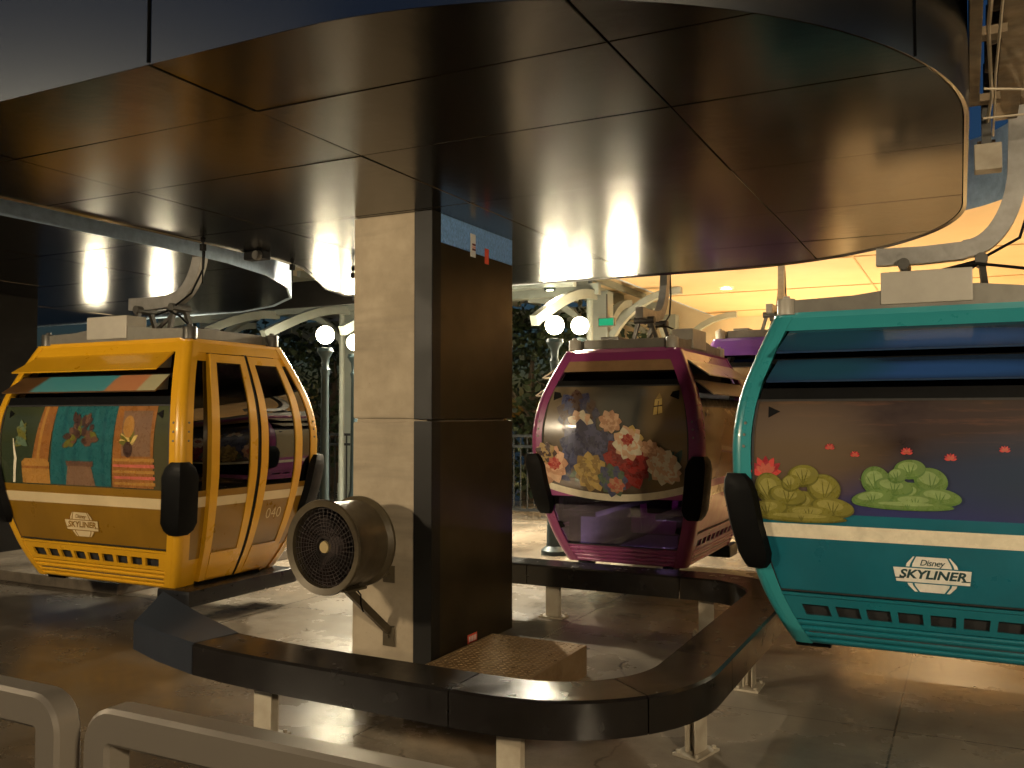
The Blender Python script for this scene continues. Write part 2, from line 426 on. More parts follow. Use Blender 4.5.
# ------------------------------------------------------------------ main column
colm = thing('concrete_column', 'square tan concrete column with dark bronze cladding carrying the main canopy', 'column', (-3.37, 5.49, 0))
X0, X1, Y0, Y1 = -.31, .30, -.57, .57
bm = bmesh.new(); box(bm, (X0, Y0, 0), (X1-.02, Y1-.02, 1.553), bev=.012); box(bm, (X0, Y0, 1.577), (X1-.02, Y1-.02, ZC-.004), bev=.012)
box(bm, (X0+.02, Y0+.02, 1.5), (X1-.04, Y1-.04, 1.62))
obj('concrete_core', bm, M['concrete'], colm)
bm = bmesh.new()
box(bm, (X1-.02, Y0+.10, .01), (X1+.012, Y1, 1.560), bev=.004); obj('lower_cladding', bm, M['clad'], colm)
bm = bmesh.new()
box(bm, (X1-.02, Y0+.10, 1.572), (X1+.012, Y1, ZC-.20), bev=.004); obj('upper_cladding', bm, M['clad'], colm)
bm = bmesh.new()
box(bm, (X1-.12, Y0-.012, .008), (X1+.016, Y0+.097, 1.561), bev=.004); box(bm, (X1-.12, Y0-.012, 1.571), (X1+.016, Y0+.097, ZC-.006), bev=.004); obj('corner_trim', bm, M['clad_trim'], colm)
bm = bmesh.new(); box(bm, (X1-.02, Y0+.10, ZC-.196), (X1+.008, Y1+.004, ZC-.006))
for i in range(44):
    for j in range(5):
        y = Y0+.12+i*.0235; z = ZC-.185+j*.036
        s = .007
        box(bm, (X1+.008, y-.003, z-s), (X1+.0105, y+.003, z+s), rot=Matrix.Rotation(R(35 if (i+j) % 2 else -35), 3, 'X'))
obj('galvanised_head_plate', bm, M['tread_blue'], colm)
bm = bmesh.new(); box(bm, (X1+.013, -.08, 2.70), (X1+.017, -.01, 2.86), 0)
for z in (2.78, 2.745): box(bm, (X1+.0172, -.06, z), (X1+.018, -.012, z+.014), 1)
box(bm, (X1+.0172, -.06, 2.762), (X1+.018, -.012, 2.775), 2)
obj('warning_sticker', bm, [M['white_label'], pmat('dark_red_ink', (.12, .01, .01), .5), pmat('salmon_ink', (.7, .35, .28), .5)], colm)
bm = bmesh.new(); box(bm, (X1+.013, .13, 2.68), (X1+.017, .185, 2.79), bev=.001); obj('red_sticker', bm, M['red_label'], colm)
bm = bmesh.new(); box(bm, (X1+.013, -.11, .035), (X1+.016, .02, .10), 0)
for i in range(5): box(bm, (X1+.0162, -.095+i*.022, .05), (X1+.017, -.083+i*.022, .088), 1)
obj('floor_sticker', bm, [M['red_label'], M['white_label']], colm)

dc = thing('dark_column', 'dark brown clad column at the far left beyond the orange cabin', 'column', (-9.75, 6.2, 0))
bm = bmesh.new(); box(bm, (-.8, -.5, 0), (.30, .5, ZC-.004), bev=.01); obj('cladding', bm, M['darkcol'], dc)

# ------------------------------------------------------------------ guide rail
def rail_path():
    p = [(-4.22, 3.79), (-3.9, 3.67), (-3.55, 3.575), (-3.3, 3.54), (-3.0, 3.52), (-2.0, 3.50)]
    p += arc(-1.83, 4.15, .65, -88, 0, 16)
    p += [(-1.18, 5.0), (-1.18, 5.95)]
    p += arc(-1.73, 6.02, .55, 2, 90, 14)
    p += [(-2.4, 6.57), (-4.6, 6.57)]
    return [Vector((x, y, 0)) for x, y in p]
RP = rail_path()
def resample(P, step=.05):
    out = [P[0].copy()]; acc = 0
    for a, b in zip(P, P[1:]):
        L = (b-a).length; n = max(1, int(L/step))
        for i in range(1, n+1): out.append(a.lerp(b, i/n))
    return out
RP = resample(RP)
cum = [0]
for a, b in zip(RP, RP[1:]): cum.append(cum[-1] + (b-a).length)
gr = thing('guide_rail', 'low dark bronze guide rail curving round the concrete column on steel posts', 'guide rail')
RT, RH, RW = .425, .16, .145
def rail_seg(s0, s1, name='rail_segment', flare=False):
    ids = [i for i, s in enumerate(cum) if s0-1e-6 <= s <= s1+1e-6]
    bm = bmesh.new(); rings = []
    for i in ids:
        t = (RP[min(i+1, len(RP)-1)] - RP[max(i-1, 0)]).normalized(); nrm = Vector((-t.y, t.x, 0))  # +n = inner side
        k = 0
        if flare: k = max(0, 1 - (cum[i]-s0)/.72)
        b = .012
        sec = [(-RW, RT-RH), (-RW, RT-b), (-RW+b, RT), (RW-b-.11*k, RT+.145*k), (RW-.11*k, RT-b+.145*k), (RW-.06*k, RT-RH+.06*k), (RW-.03-.06*k, RT-RH+.06*k), (RW-.03-.11*k, RT-.04+.08*k), (-RW+.03, RT-.04), (-RW+.03, RT-RH)]
        sh = t*(.0035 if i == ids[0] else -.0035 if i == ids[-1] else 0)
        rings.append([bm.verts.new(RP[i] + sh + nrm*u + Vector((0, 0, z))) for u, z in sec])
    n = len(rings[0])
    for a, b in zip(rings, rings[1:]):
        for k in range(n): bm.faces.new((a[k], a[(k+1) % n], b[(k+1) % n], b[k]))
    bm.faces.new(rings[0]); bm.faces.new(rings[-1])
    return obj(name, bm, M['railend'] if flare else M['rail'], gr, smooth=True, autos=8 if flare else 25)
def s_at(x, y): return min(range(len(RP)), key=lambda i: (RP[i]-Vector((x, y, 0))).length)
cuts = [0, s_at(-3.55, 3.575), s_at(-2.02, 3.52), s_at(-1.35, 3.74), s_at(-1.18, 4.42), s_at(-1.18, 5.9), s_at(-1.9, 6.57), s_at(-3.1, 6.57), len(RP)-1]
for k, (a, b) in enumerate(zip(cuts, cuts[1:])):
    rail_seg(cum[a], cum[b], 'rail_end' if k == 0 else 'rail_segment', k == 0)
for (x, y, rz) in ((-3.15, 3.51, 0), (-1.78, 3.51, 8), (-1.17, 4.25, 75), (-1.165, 5.4, 90), (-1.72, 6.55, 15), (-2.95, 6.57, 0)):
    bm = bmesh.new()
    box(bm, (-.055, -.028, .012), (.055, -.022, RT-.045)); box(bm, (-.055, .022, .012), (.055, .028, RT-.045)); box(bm, (-.004, -.022, .012), (.004, .022, RT-.045))
    box(bm, (-.10, -.07, 0), (.10, .07, .012), bev=.002)
    for sx in (-.08, .08):
        for sy in (-.05, .05): lathe(bm, [(.0, .026), (.011, .026), (.011, .012)], 6, Matrix.Translation((sx, sy, 0)))
    bmesh.ops.rotate(bm, verts=bm.verts[:], cent=(0, 0, 0), matrix=Matrix.Rotation(R(rz), 3, 'Z')); bmesh.ops.translate(bm, verts=bm.verts[:], vec=(x, y, 0))
    obj('support_post', bm, M['post'], gr)

# tread plate box beside the column
tb = thing('tread_plate_step', 'low brown diamond tread plate box on the floor beside the clad column', 'step box', (-2.44, 4.72, 0))
bm = bmesh.new(); box(bm, (-.33, -.55, 0), (.33, .48, .185), bev=.006)
obj('step_box', bm, M['tread_brown'], tb)
bm = bmesh.new()
for i in range(17):
    for j in range(26):
        x = -.30+i*.0375; y = -.52+j*.039
        box(bm, (x-.011, y-.003, .185), (x+.011, y+.003, .1875), rot=Matrix.Rotation(R(45 if (i+j) % 2 else -45), 3, 'Z'))
obj('raised_tread', bm, pmat('worn_tread', (.46, .33, .18), .33, .75), tb)

# ------------------------------------------------------------------ drum fan
fan = thing('drum_fan', 'round beige drum fan with wire grille bracketed to the concrete column', 'fan', (-3.47, 4.60, .80), R(-3))
MR = Matrix.Rotation(R(90), 4, 'X')   # local z -> -y
bm = bmesh.new()
lathe(bm, [(.245, .24), (.285, .25), (.29, .235), (.27, .20), (.262, .05), (.262, -.06), (.285, -.09), (.285, -.11), (.25, -.10), (.246, -.05), (.246, .16), (.25, .2)], 48, MR, closed=True)
obj('drum', bm, M['fan'], fan, smooth=True)
bm = bmesh.new()
for i in range(1, 12):
    rr = .245*i/11.5; pts = [MR @ Vector((rr*math.cos(2*PI*k/36), rr*math.sin(2*PI*k/36), .215 + .012*(1-i/12))) for k in range(36)]
    tube(bm, pts, .0024, 4, closed=True)
for k in range(40):
    a = 2*PI*k/40; tube(bm, [MR @ Vector((.05*math.cos(a), .05*math.sin(a), .228)), MR @ Vector((.25*math.cos(a+.25), .25*math.sin(a+.25), .214))], .0022, 4)
obj('wire_grille', bm, M['wire'], fan)
bm = bmesh.new(); lathe(bm, [(0, .232), (.034, .231), (.038, .222), (.038, .21)], 24, MR); obj('hub_cap', bm, M['brass'], fan, smooth=True)
bm = bmesh.new()
for k in range(5):
    a = 2*PI*k/5
    for t in range(6):
        pass
    A = [MR @ Vector((r_*math.cos(a+w_), r_*math.sin(a+w_), .06 + h_)) for r_, w_, h_ in ((.05, -.5, -.05), (.235, -.28, -.05), (.24, .28, .05), (.05, .5, .05))]
    B = [v + Vector((0, .004, 0)) for v in A]
    va = [bm.verts.new(v) for v in A]; vb = [bm.verts.new(v) for v in B]
    bm.faces.new(va); bm.faces.new(vb)
    for i in range(4): bm.faces.new((va[i], va[(i+1) % 4], vb[(i+1) % 4], vb[i]))
lathe(bm, [(0, .12), (.06, .12), (.06, -.085), (0, -.085)], 20, MR)
obj('fan_blades', bm, M['fan_in'], fan)
bm = bmesh.new(); lathe(bm, [(.2445, .17), (.2445, -.09), (.240, -.09), (.240, .17)], 48, MR, closed=True); obj('liner', bm, M['fan_in'], fan, smooth=True)
bm = bmesh.new(); lathe(bm, [(0, -.09), (.245, -.09), (.245, -.096), (0, -.096)], 40, MR); obj('back_plate', bm, M['fan_in'], fan)
bm = bmesh.new()
bar(bm, (-.02, -.02, -.27), (.07, .315, -.60), .045, .045); bar(bm, (-.02, -.06, -.27), (.06, .315, -.235), .035, .03)
box(bm, (.03, .31, -.70), (.12, .318, -.57)); box(bm, (.03, .31, -.29), (.12, .318, -.18)); box(bm, (-.05, -.12, -.285), (.10, .06, -.270))
for z in (-.635, -.235): lathe(bm, [(0, .012), (.012, .012), (.012, 0)], 6, Matrix.Translation((.075, .31, z)) @ MR)
obj('wall_bracket', bm, M['fan'], fan)
bm = bmesh.new(); tube(bm, [(.02, .02, -.265), (.05, .06, -.33), (.045, .07, -.40), (.055, .08, -.44)], .005, 6); obj('power_lead', bm, M['black'], fan)

# ------------------------------------------------------------------ steel handrails in front
def rounded_rail(bm, pts, w, h):
    """square hollow tube, swept in the x-z plane with rounded elbow"""
    rings = []
    for i, p in enumerate(pts):
        t = (Vector(pts[min(i+1, len(pts)-1)]) - Vector(pts[max(i-1, 0)])).normalized()
        nrm = Vector((-t.z, 0, t.x)); p = Vector(p); b = .008
        sec = [(-h/2+b, -w/2), (h/2-b, -w/2), (h/2, -w/2+b), (h/2, w/2-b), (h/2-b, w/2), (-h/2+b, w/2), (-h/2, w/2-b), (-h/2, -w/2+b)]
        rings.append([bm.verts.new(p + nrm*u + Vector((0, v, 0))) for u, v in sec])
    for a, b in zip(rings, rings[1:]):
        for k in range(8): bm.faces.new((a[k], a[(k+1) % 8], b[(k+1) % 8], b[k]))
    bm.faces.new(rings[0]); bm.faces.new(rings[-1])
def elbow(cx, cz, r, a0, a1, n=6): return [(cx+r*math.cos(R(a0+(a1-a0)*i/n)), 0, cz+r*math.sin(R(a0+(a1-a0)*i/n))) for i in range(n+1)]
ZH = .995
for (x, y, pts, label, k) in (
    (-1.655, 1.25, [(-2.6, 0, ZH)] + elbow(-.06, ZH-.04, .04, 90, 0) + [(-.02, 0, .0)], 'satin steel queue handrail ending in a square post at the lower left corner', 0),
    (-1.56, 1.25, [(0.03, 0, .0)] + elbow(.075, ZH-.045, .045, 180, 90) + [(2.6, 0, ZH)], 'satin steel queue handrail with rounded elbow crossing the foreground in front of the guide rail', 1)):
    h = thing('queue_handrail', label, 'handrail', (x, y, 0), 0, 'steel handrails in the foreground')
    bm = bmesh.new(); rounded_rail(bm, pts, .062, .072); obj('top_rail', bm, M['steelbar'], h, smooth=True, autos=40)
    x0, x1 = ((-2.55, -.06) if k == 0 else (.065, 2.55))
    bm = bmesh.new(); box(bm, (x0, -.015, .10), (x1, .015, .14), bev=.004); obj('bottom_rail', bm, M['steelbar'], h)
    bm = bmesh.new(); xe = -2.575 if k == 0 else 2.575
    box(bm, (xe-.025, -.031, 0), (xe+.025, .031, ZH-.025), bev=.005); obj('end_post', bm, M['steelbar'], h)

# ------------------------------------------------------------------ gondola cabins
H = 1.90
ZP = [0, .06, .16, .30, .45, .55, .65, .76, .86, .94, 1.0]
HX = [.79, .855, .94, 1.02, 1.075, 1.085, 1.08, 1.045, .985, .93, .885]
HY = [.545, .595, .66, .725, .768, .778, .77, .73, .66, .59, .535]
def interp(T, V, t):
    t = max(0, min(1, t)); n = len(T)
    for i in range(n-1):
        if t <= T[i+1]: break
    def tan(j):
        if j == 0: return (V[1]-V[0])/(T[1]-T[0])
        if j == n-1: return (V[-1]-V[-2])/(T[-1]-T[-2])
        return (V[j+1]-V[j-1])/(T[j+1]-T[j-1])
    h = T[i+1]-T[i]; u = (t-T[i])/h
    return ((2*u**3-3*u*u+1)*V[i] + (u**3-2*u*u+u)*h*tan(i) + (-2*u**3+3*u*u)*V[i+1] + (u**3-u*u)*h*tan(i+1))
def hx(z): return interp(ZP, HX, z/H)
def hy(z): return interp(ZP, HY, z/H)
def hw(face, z): return hx(z) if face[0] == 'E' else hy(z)
def S(face, m, z, off=0):
    """metric position m along the face (as read from outside, + to the right)"""
    if face == 'E': return Vector((m, -(hy(z)+off), z))
    if face == 'F': return Vector((-m, hy(z)+off, z))
    if face == 'D': return Vector((hx(z)+off, m, z))
    return Vector((-(hx(z)+off), -m, z))
def wf(face, z): return hx(z) if face in 'EF' else hy(z)

def patch(bm, face, s0, s1, z0, z1, off=0, th=.02, nz=18, ns=1, mi=0, mi_side=None, prof=None):
    """curved slab on a cabin face; s in fractions of the half width"""
    uvl = bm.loops.layers.uv.verify()
    G = []
    for side in (0, 1):
        g = []
        for i in range(nz+1):
            z = z0 + (z1-z0)*i/nz; row = []
            for k in range(ns+1):
                s = s0 + (s1-s0)*k/ns
                o = off + (prof(z) if prof else 0)
                row.append(bm.verts.new(S(face, s*wf(face, z), z, o if side == 0 else off-th)))
            g.append(row)
        G.append(g)
    def quad(vs, m_, uvs=None):
        f = bm.faces.new(vs); f.material_index = m_
        if uvs:
            for l, u in zip(f.loops, uvs): l[uvl].uv = u
        return f
    ms = mi if mi_side is None else mi_side
    for i in range(nz):
        for k in range(ns):
            uv = [(k/ns, i/nz), ((k+1)/ns, i/nz), ((k+1)/ns, (i+1)/nz), (k/ns, (i+1)/nz)]
            a = G[0]; quad((a[i][k], a[i][k+1], a[i+1][k+1], a[i+1][k]), mi, uv)
            b = G[1]; quad((b[i][k], b[i+1][k], b[i+1][k+1], b[i][k+1]), ms)
        quad((G[0][i][0], G[0][i+1][0], G[1][i+1][0], G[1][i][0]), ms)
        quad((G[0][i][ns], G[1][i][ns], G[1][i+1][ns], G[0][i+1][ns]), ms)
    for k in range(ns):
        quad((G[0][0][k], G[1][0][k], G[1][0][k+1], G[0][0][k+1]), ms)
        quad((G[0][nz][k], G[0][nz][k+1], G[1][nz][k+1], G[1][nz][k]), ms)

def drape(bm, face, poly, off, mi, step=.04):
    """print a flat polygon (m, z) onto a cabin face"""
    t = bmesh.new()
    try: f = t.faces.new([t.verts.new((x, z, 0)) for x, z in poly])
    except Exception: t.free(); return
    bmesh.ops.triangulate(t, faces=t.faces[:])
    drape_bm(bm, face, t, off, mi, step)
def drape_bm(bm, face, t, off, mi, step=.04):
    ys = [v.co.y for v in t.verts]
    if not ys: t.free(); return
    z = math.floor(min(ys)/step)*step
    while z < max(ys):
        bmesh.ops.bisect_plane(t, geom=t.verts[:]+t.edges[:]+t.faces[:], plane_co=(0, z, 0), plane_no=(0, 1, 0)); z += step
    mp = {v: bm.verts.new(S(face, v.co.x, v.co.y, off)) for v in t.verts}
    for f in t.faces:
        g = bm.faces.new([mp[v] for v in f.verts]); g.material_index = mi
    t.free()
def text_bm(body, size, cx, cz, stretch=1, shear=0, bold=0, space=1):
    cu = bpy.data.curves.new('lettering', 'FONT'); cu.body = body; cu.size = size; cu.shear = shear; cu.offset = bold
    cu.align_x = 'CENTER'; cu.align_y = 'CENTER'; cu.space_character = space; cu.resolution_u = 3
    o = bpy.data.objects.new('lettering', cu); COL.objects.link(o)
    dg = bpy.context.evaluated_depsgraph_get(); me = bpy.data.meshes.new_from_object(o.evaluated_get(dg))
    t = bmesh.new(); t.from_mesh(me)
    bpy.data.objects.remove(o); bpy.data.curves.remove(cu); bpy.data.meshes.remove(me)
    for v in t.verts: v.co = Vector((v.co.x*stretch + cx, v.co.y + cz, 0))
    return t
def ell(cx, cz, rx, rz, n=18, rot=0, a0=0, a1=360):
    out = []
    full = (a1-a0) == 360
    for k in range(n + (0 if full else 1)):
        a = R(a0+(a1-a0)*k/n); x, z = rx*math.cos(a), rz*math.sin(a)
        out.append((cx + x*math.cos(R(rot)) - z*math.sin(R(rot)), cz + x*math.sin(R(rot)) + z*math.cos(R(rot))))
    return out
def leafshape(cx, cz, L, W, rot, bend=0):
    pts = []
    for k in range(9):
        t = k/8; w_ = W*math.sin(PI*t)**.8
        pts.append((t*L, w_ + bend*math.sin(PI*t)))
    for k in range(7, 0, -1):
        t = k/8; w_ = W*math.sin(PI*t)**.8
        pts.append((t*L, -w_ + bend*math.sin(PI*t)))
    c_, s_ = math.cos(R(rot)), math.sin(R(rot))
    return [(cx + x*c_ - z*s_, cz + x*s_ + z*c_) for x, z in pts]

def logo(bm, face, cx, cz, W, off, pale, ink, gap_):
    """emblem: outlined rounded badge behind a slanted name bar"""
    k = W/.36
    P = lambda pts: [(cx+x*k, cz+z*k) for x, z in pts]
    outer = [(-.125, .02), (-.115, .055), (-.085, .092), (.085, .092), (.115, .055), (.125, .02), (.125, -.02), (.11, -.06), (.08, -.092), (-.08, -.092), (-.11, -.06), (-.125, -.02)]
    drape(bm, face, P([(x*1.06, z*1.05) for x, z in outer]), off, gap_)
    drape(bm, face, P(outer), off+.0006, pale)
    for sg in (-1, 1):
        drape(bm, face, P([(sg*x, z) for x, z in ((.108, .02), (.098, .055), (.078, .092), (.070, .092), (.088, .055), (.096, .02))]), off+.0012, gap_)
        drape(bm, face, P([(sg*x, z) for x, z in ((.096, -.03), (.088, -.06), (.066, -.092), (.056, -.092), (.078, -.06), (.086, -.03))]), off+.0012, gap_)
    drape(bm, face, P([(-.186, .038), (.186, .038), (.178, -.048), (-.172, -.048)]), off+.0018, gap_)
    drape(bm, face, P([(-.180, .032), (.180, .032), (.172, -.042), (-.166, -.042)]), off+.0024, pale)
    drape_bm(bm, face, text_bm('SKYLINER', .062*k, cx, cz-.002*k, 1.14, .25, .0022*k, 1.0), off+.003, ink)
    drape_bm(bm, face, text_bm('Disney', .044*k, cx, cz+.061*k, 1.0, .3, .0004*k, .92), off+.003, ink)
    drape(bm, face, P([(-.172, -.020), (-.128, -.020), (-.130, -.026), (-.171, -.026)]), off+.003, ink)
    drape(bm, face, P([(.135, -.020), (.174, -.020), (.173, -.026), (.133, -.026)]), off+.003, ink)

def pillar(sx, sy, mat, parent, w=.115, t=.05, r=.06):
    bm = bmesh.new(); rings = []
    nz = 40
    for i in range(nz+1):
        z = H*i/nz; X, Y = hx(z)+.012, hy(z)+.012
        pts = [(X-w, Y-.0), (X-w*.5, Y)]
        pts += [(X-r+r*math.cos(a), Y-r+r*math.sin(a)) for a in [R(90-15*k) for k in range(7)]]
        pts += [(X, Y-w*.5), (X, Y-w), (X-t, Y-w), (X-t, Y-t), (X-w, Y-t)]
        rings.append([bm.verts.new((sx*x, sy*y, z)) for x, y in pts])
    n = len(rings[0])
    for a, b in zip(rings, rings[1:]):
        for k in range(n): bm.faces.new((a[k], a[(k+1) % n], b[(k+1) % n], b[k]))
    bm.faces.new(rings[0]); bm.faces.new(rings[-1])
    for z in (.60*H, .635*H, .67*H):
        for (x, y, ax_) in ((hx(z)-w*.55, hy(z)+.012, 'Y'), (hx(z)+.012, hy(z)-w*.55, 'X')):
            m_ = Matrix.Translation((sx*x, sy*y, z)) @ (Matrix.Rotation(R(-90*sy), 4, 'X') if ax_ == 'Y' else Matrix.Rotation(R(90*sx), 4, 'Y'))
            lathe(bm, [(0, .006), (.008, .005), (.010, -.004)], 8, m_, 1)
    mat = [mat, M['grey']]
    return obj('corner_pillar', bm, mat, parent, smooth=True, autos=40)

def bumper(sx, sy, parent):
    bm = bmesh.new(); rings = []
    for i, (z, k) in enumerate(((.44, .35), (.475, .75), (.53, 1), (.70, 1), (.88, 1), (.945, .75), (.985, .35))):
        X, Y = hx(z)+.014, hy(z)+.014; w = .055+.09*k; o = .012+.045*k
        pts = [(X-w, Y), (X-w+.02, Y+o), (X-.03, Y+o), (X+o*.6, Y+o*.6), (X+o, Y-.03), (X+o, Y-w+.02), (X, Y-w), (X-.03, Y-.03)]
        rings.append([bm.verts.new((sx*x, sy*y, z)) for x, y in pts])
    n = 8
    for a, b in zip(rings, rings[1:]):
        for k in range(n): bm.faces.new((a[k], a[(k+1) % n], b[(k+1) % n], b[k]))
    bm.faces.new(rings[0]); bm.faces.new(rings[-1])
    return obj('bumper', bm, M['black'], parent, smooth=True, autos=30)

def flap(face, zt, drop, out, mat, parent, s=.86):
    """hopper flap hinged along its top edge and tilted out"""
    bm = bmesh.new(); uvl = bm.loops.layers.uv.verify()
    zb = zt-drop; a = s*wf(face, zt); b = s*wf(face, zb)
    p = [S(face, -b, zb, out), S(face, b, zb, out), S(face, a, zt, .008), S(face, -a, zt, .008)]
    n = (p[1]-p[0]).cross(p[3]-p[0]).normalized()*.012
    A = [bm.verts.new(v) for v in p]; B = [bm.verts.new(v-n) for v in p]
    f = bm.faces.new(A)
    for l, u in zip(f.loops, ((0, 0), (1, 0), (1, 1), (0, 1))): l[uvl].uv = u
    g = bm.faces.new(B[::-1])
    for l, u in zip(g.loops, ((0, 1), (1, 1), (1, 0), (0, 0))): l[uvl].uv = u
    for i in range(4): bm.faces.new((A[i], A[(i+1) % 4], B[(i+1) % 4], B[i]))
    fl = obj('vent_flap', bm, mat, parent, smooth='keep')
    for pg in fl.data.polygons: pg.use_smooth = False
    bm = bmesh.new()
    for sg in (-1, 1):
        q = [S(face, sg*a*.985, zt-.01, .004), S(face, sg*b*.985, zb+.01, .004), S(face, sg*b*.985, zb, out*.95)]
        t = S(face, sg*.004, zt, 0)-S(face, 0, zt, 0)
        va = [bm.verts.new(v+t) for v in q]; vb = [bm.verts.new(v-t) for v in q]
        bm.faces.new(va); bm.faces.new(vb[::-1])
        for i in range(3): bm.faces.new((va[i], va[(i+1) % 3], vb[(i+1) % 3], vb[i]))
    obj_each('flap_gusset', bm, M['darkgrey'], fl)

def ribs(z): return .016*abs(math.sin(PI*z/.036))**.6 - .006

def cabin(name, label, loc, rz, P):
    root = thing(name, label, 'gondola cabin', loc, rz, 'gondola cabins in the station')
    fr, body, film, stripe = P['frame'], P['body'], P['film'], P['stripe']
    # structure
    for sx in (-1, 1):
        for sy in (-1, 1): pillar(sx, sy, fr, root); bumper(sx, sy, root)
    for face in 'EFDB':
        bm = bmesh.new(); patch(bm, face, -.9, .9, .955*H, H, .008, .05, 4, 1); obj('top_rail', bm, fr, root, smooth=True)
    bm = bmesh.new(); X, Y = hx(H)+.012, hy(H)+.012
    pts = []
    for (cx, cy, a0) in ((X-.07, Y-.07, 0), (-X+.07, Y-.07, 90), (-X+.07, -Y+.07, 180), (X-.07, -Y+.07, 270)): pts += arc(cx, cy, .07, a0, a0+90, 6)
    prism(bm, pts, H-.03, H+.012); prism(bm, [(x*.9, y*.9) for x, y in pts], H+.012, H+.03)
    obj('roof', bm, fr, root)
    bm = bmesh.new(); X, Y = hx(0), hy(0); box(bm, (-X+.02, -Y+.02, .0), (X-.02, Y-.02, .07), bev=.01); obj('floor_pan', bm, M['darkfill'], root)
    bm = bmesh.new()
    for sg in (-1, 1):
        box(bm, (-.78, sg*.28, .40), (.78, sg*.62, .45), bev=.012); box(bm, (-.78, sg*.60, .45), (.78, sg*.65, .92), bev=.012); box(bm, (-.7, sg*.46, .07), (.7, sg*.58, .40))
    obj('bench', bm, M['seat'], root)
    # ends: E faces -y, F faces +y
    for face in ('E', 'F'):
        bm = bmesh.new()
        patch(bm, face, -.89, .89, .0, .075*H, .0, .04, 56, 1, prof=ribs)
        # slotted band: solid blocks between open slots, lining behind
        z0, z1 = .078*H, .150*H
        patch(bm, face, -.89, .89, z0, z1, -.034, .01, 6, 1, 1)
        patch(bm, face, -.89, .89, z0, z0+.03, .006, .018, 2, 1, 0); patch(bm, face, -.89, .89, z1-.045, z1, .006, .018, 3, 1, 0)
        ns = 9; e = [-.80+1.6*i/ns for i in range(ns+1)]
        patch(bm, face, -.89, -.80, z0+.03, z1-.045, .006, .018, 2, 1, 0); patch(bm, face, .80, .89, z0+.03, z1-.045, .006, .018, 2, 1, 0)
        for x in e[1:-1]: patch(bm, face, x-.020, x+.020, z0+.03, z1-.045, .006, .018, 2, 1, 0)
        patch(bm, face, -.89, .89, z1+.004, z1+.022, .014, .03, 2, 1, 0)
        obj('lower_panel', bm, [body, M['slot']], root)
        bm = bmesh.new(); zs0 = .165*H
        patch(bm, face, -.90, .90, zs0, .742*H, .0, .008, 40, 1, 0, 1)
        mats = [P['art_base'], M['darkfill'], film, stripe]
        patch(bm, face, -.90, .90, zs0, .405*H, .002, .0015, 16, 1, 2)
        patch(bm, face, -.90, .90, .330*H, .372*H, .004, .0015, 3, 1, 3)
        for (a_, b_, c_, d_) in ((-.90, .90, .742*H-.012, .742*H), (-.90, .90, zs0, zs0+.010), (-.90, -.888, zs0, .742*H), (.888, .90, zs0, .742*H)):
            patch(bm, face, a_, b_, c_, d_, .007, .0015, 2 if d_-c_ < .1 else 30, 1, 1)
        if P.get('art'): P['art'](bm, face, mats)
        if P.get('logo'):
            n0 = len(mats); mats += P['logo']
            logo(bm, face, -.05, .245*H, .38, .006, n0, n0+1, n0+2)
        obj('window_pane', bm, mats, root, smooth='keep')
        bm = bmesh.new()
        patch(bm, face, -.89, .89, .742*H, .775*H, .006, .03, 3); patch(bm, face, -.89, .89, .850*H, .866*H, .002, .03, 2)
        obj_each('vent_bar', bm, M['black'], root)
        bm = bmesh.new(); patch(bm, face, -.89, .89, .775*H, .955*H, -.05, .004, 6); obj('vent_glass', bm, M['glassdark'], root)
        f1, f2 = P['flaps']
        flap(face, .955*H, .135, .15, f1, root); flap(face, .862*H, .125, .13, f2, root)
        bm = bmesh.new()
        for sg in (-1, 1):
            m_ = sg*.80; x = m_*wf(face, .70*H)
            drape(bm, face, [(x+.03*sg, .705*H+.03), (x+.03*sg, .705*H-.035), (x-.035*sg, .705*H)], .006, 0)
        obj_each('hinge_mark', bm, M['black'], root)
    # plain side (B)
    bm = bmesh.new(); mats = [P['art_base_b'], M['darkfill'], P['film_b'], stripe, P['film']]
    patch(bm, 'B', -.87, .87, .33*H, .838*H, .0, .008, 30, 1, 0, 0)
    patch(bm, 'B', -.87, .87, .085*H, .33*H, .0, .008, 24, 1, 2, 2)
    for (a_, b_, c_, d_) in ((-.87, .87, .838*H-.012, .838*H), (-.87, .87, .085*H, .085*H+.012), (-.87, -.852, .085*H, .838*H), (.852, .87, .085*H, .838*H)):
        patch(bm, 'B', a_, b_, c_, d_, .010, .0015, 2 if d_-c_ < .1 else 30, 1, 1)
    st = []
    for k in range(25):
        x = -.67+1.34*k/24; st.append((x, .392*H - .105*(1-(x/.67)**2)))
    lo_ = [(x, z-.062) for x, z in st]
    if P.get('art_b'): P['art_b'](bm, 'B', mats)
    for k in range(24):
        drape(bm, 'B', [lo_[k], lo_[k+1], (lo_[k+1][0], .32*H), (lo_[k][0], .32*H)], .0075, 4); drape(bm, 'B', [st[k], st[k+1], lo_[k+1], lo_[k]], .008, 3)
    obj('window_pane', bm, mats, root, smooth='keep')
    bm = bmesh.new()
    patch(bm, 'B', -.87, .87, .838*H, .862*H, .006, .03, 3); obj_each('vent_bar', bm, M['black'], root)
    bm = bmesh.new(); patch(bm, 'B', -.87, .87, .862*H, .925*H, -.02, .004, 4); obj('vent_glass', bm, M['glassdark'], root)
    bm = bmesh.new(); patch(bm, 'B', -.87, .87, .905*H, .955*H, .004, .02, 4); obj('top_strip', bm, P.get('top_strip', fr), root)  # strip below the top rail, frame coloured except on the plum cabin
    bm = bmesh.new(); patch(bm, 'B', -.88, .88, .0, .085*H, .0, .03, 36, 1, prof=ribs); obj('lower_panel', bm, body, root)
    bm = bmesh.new()
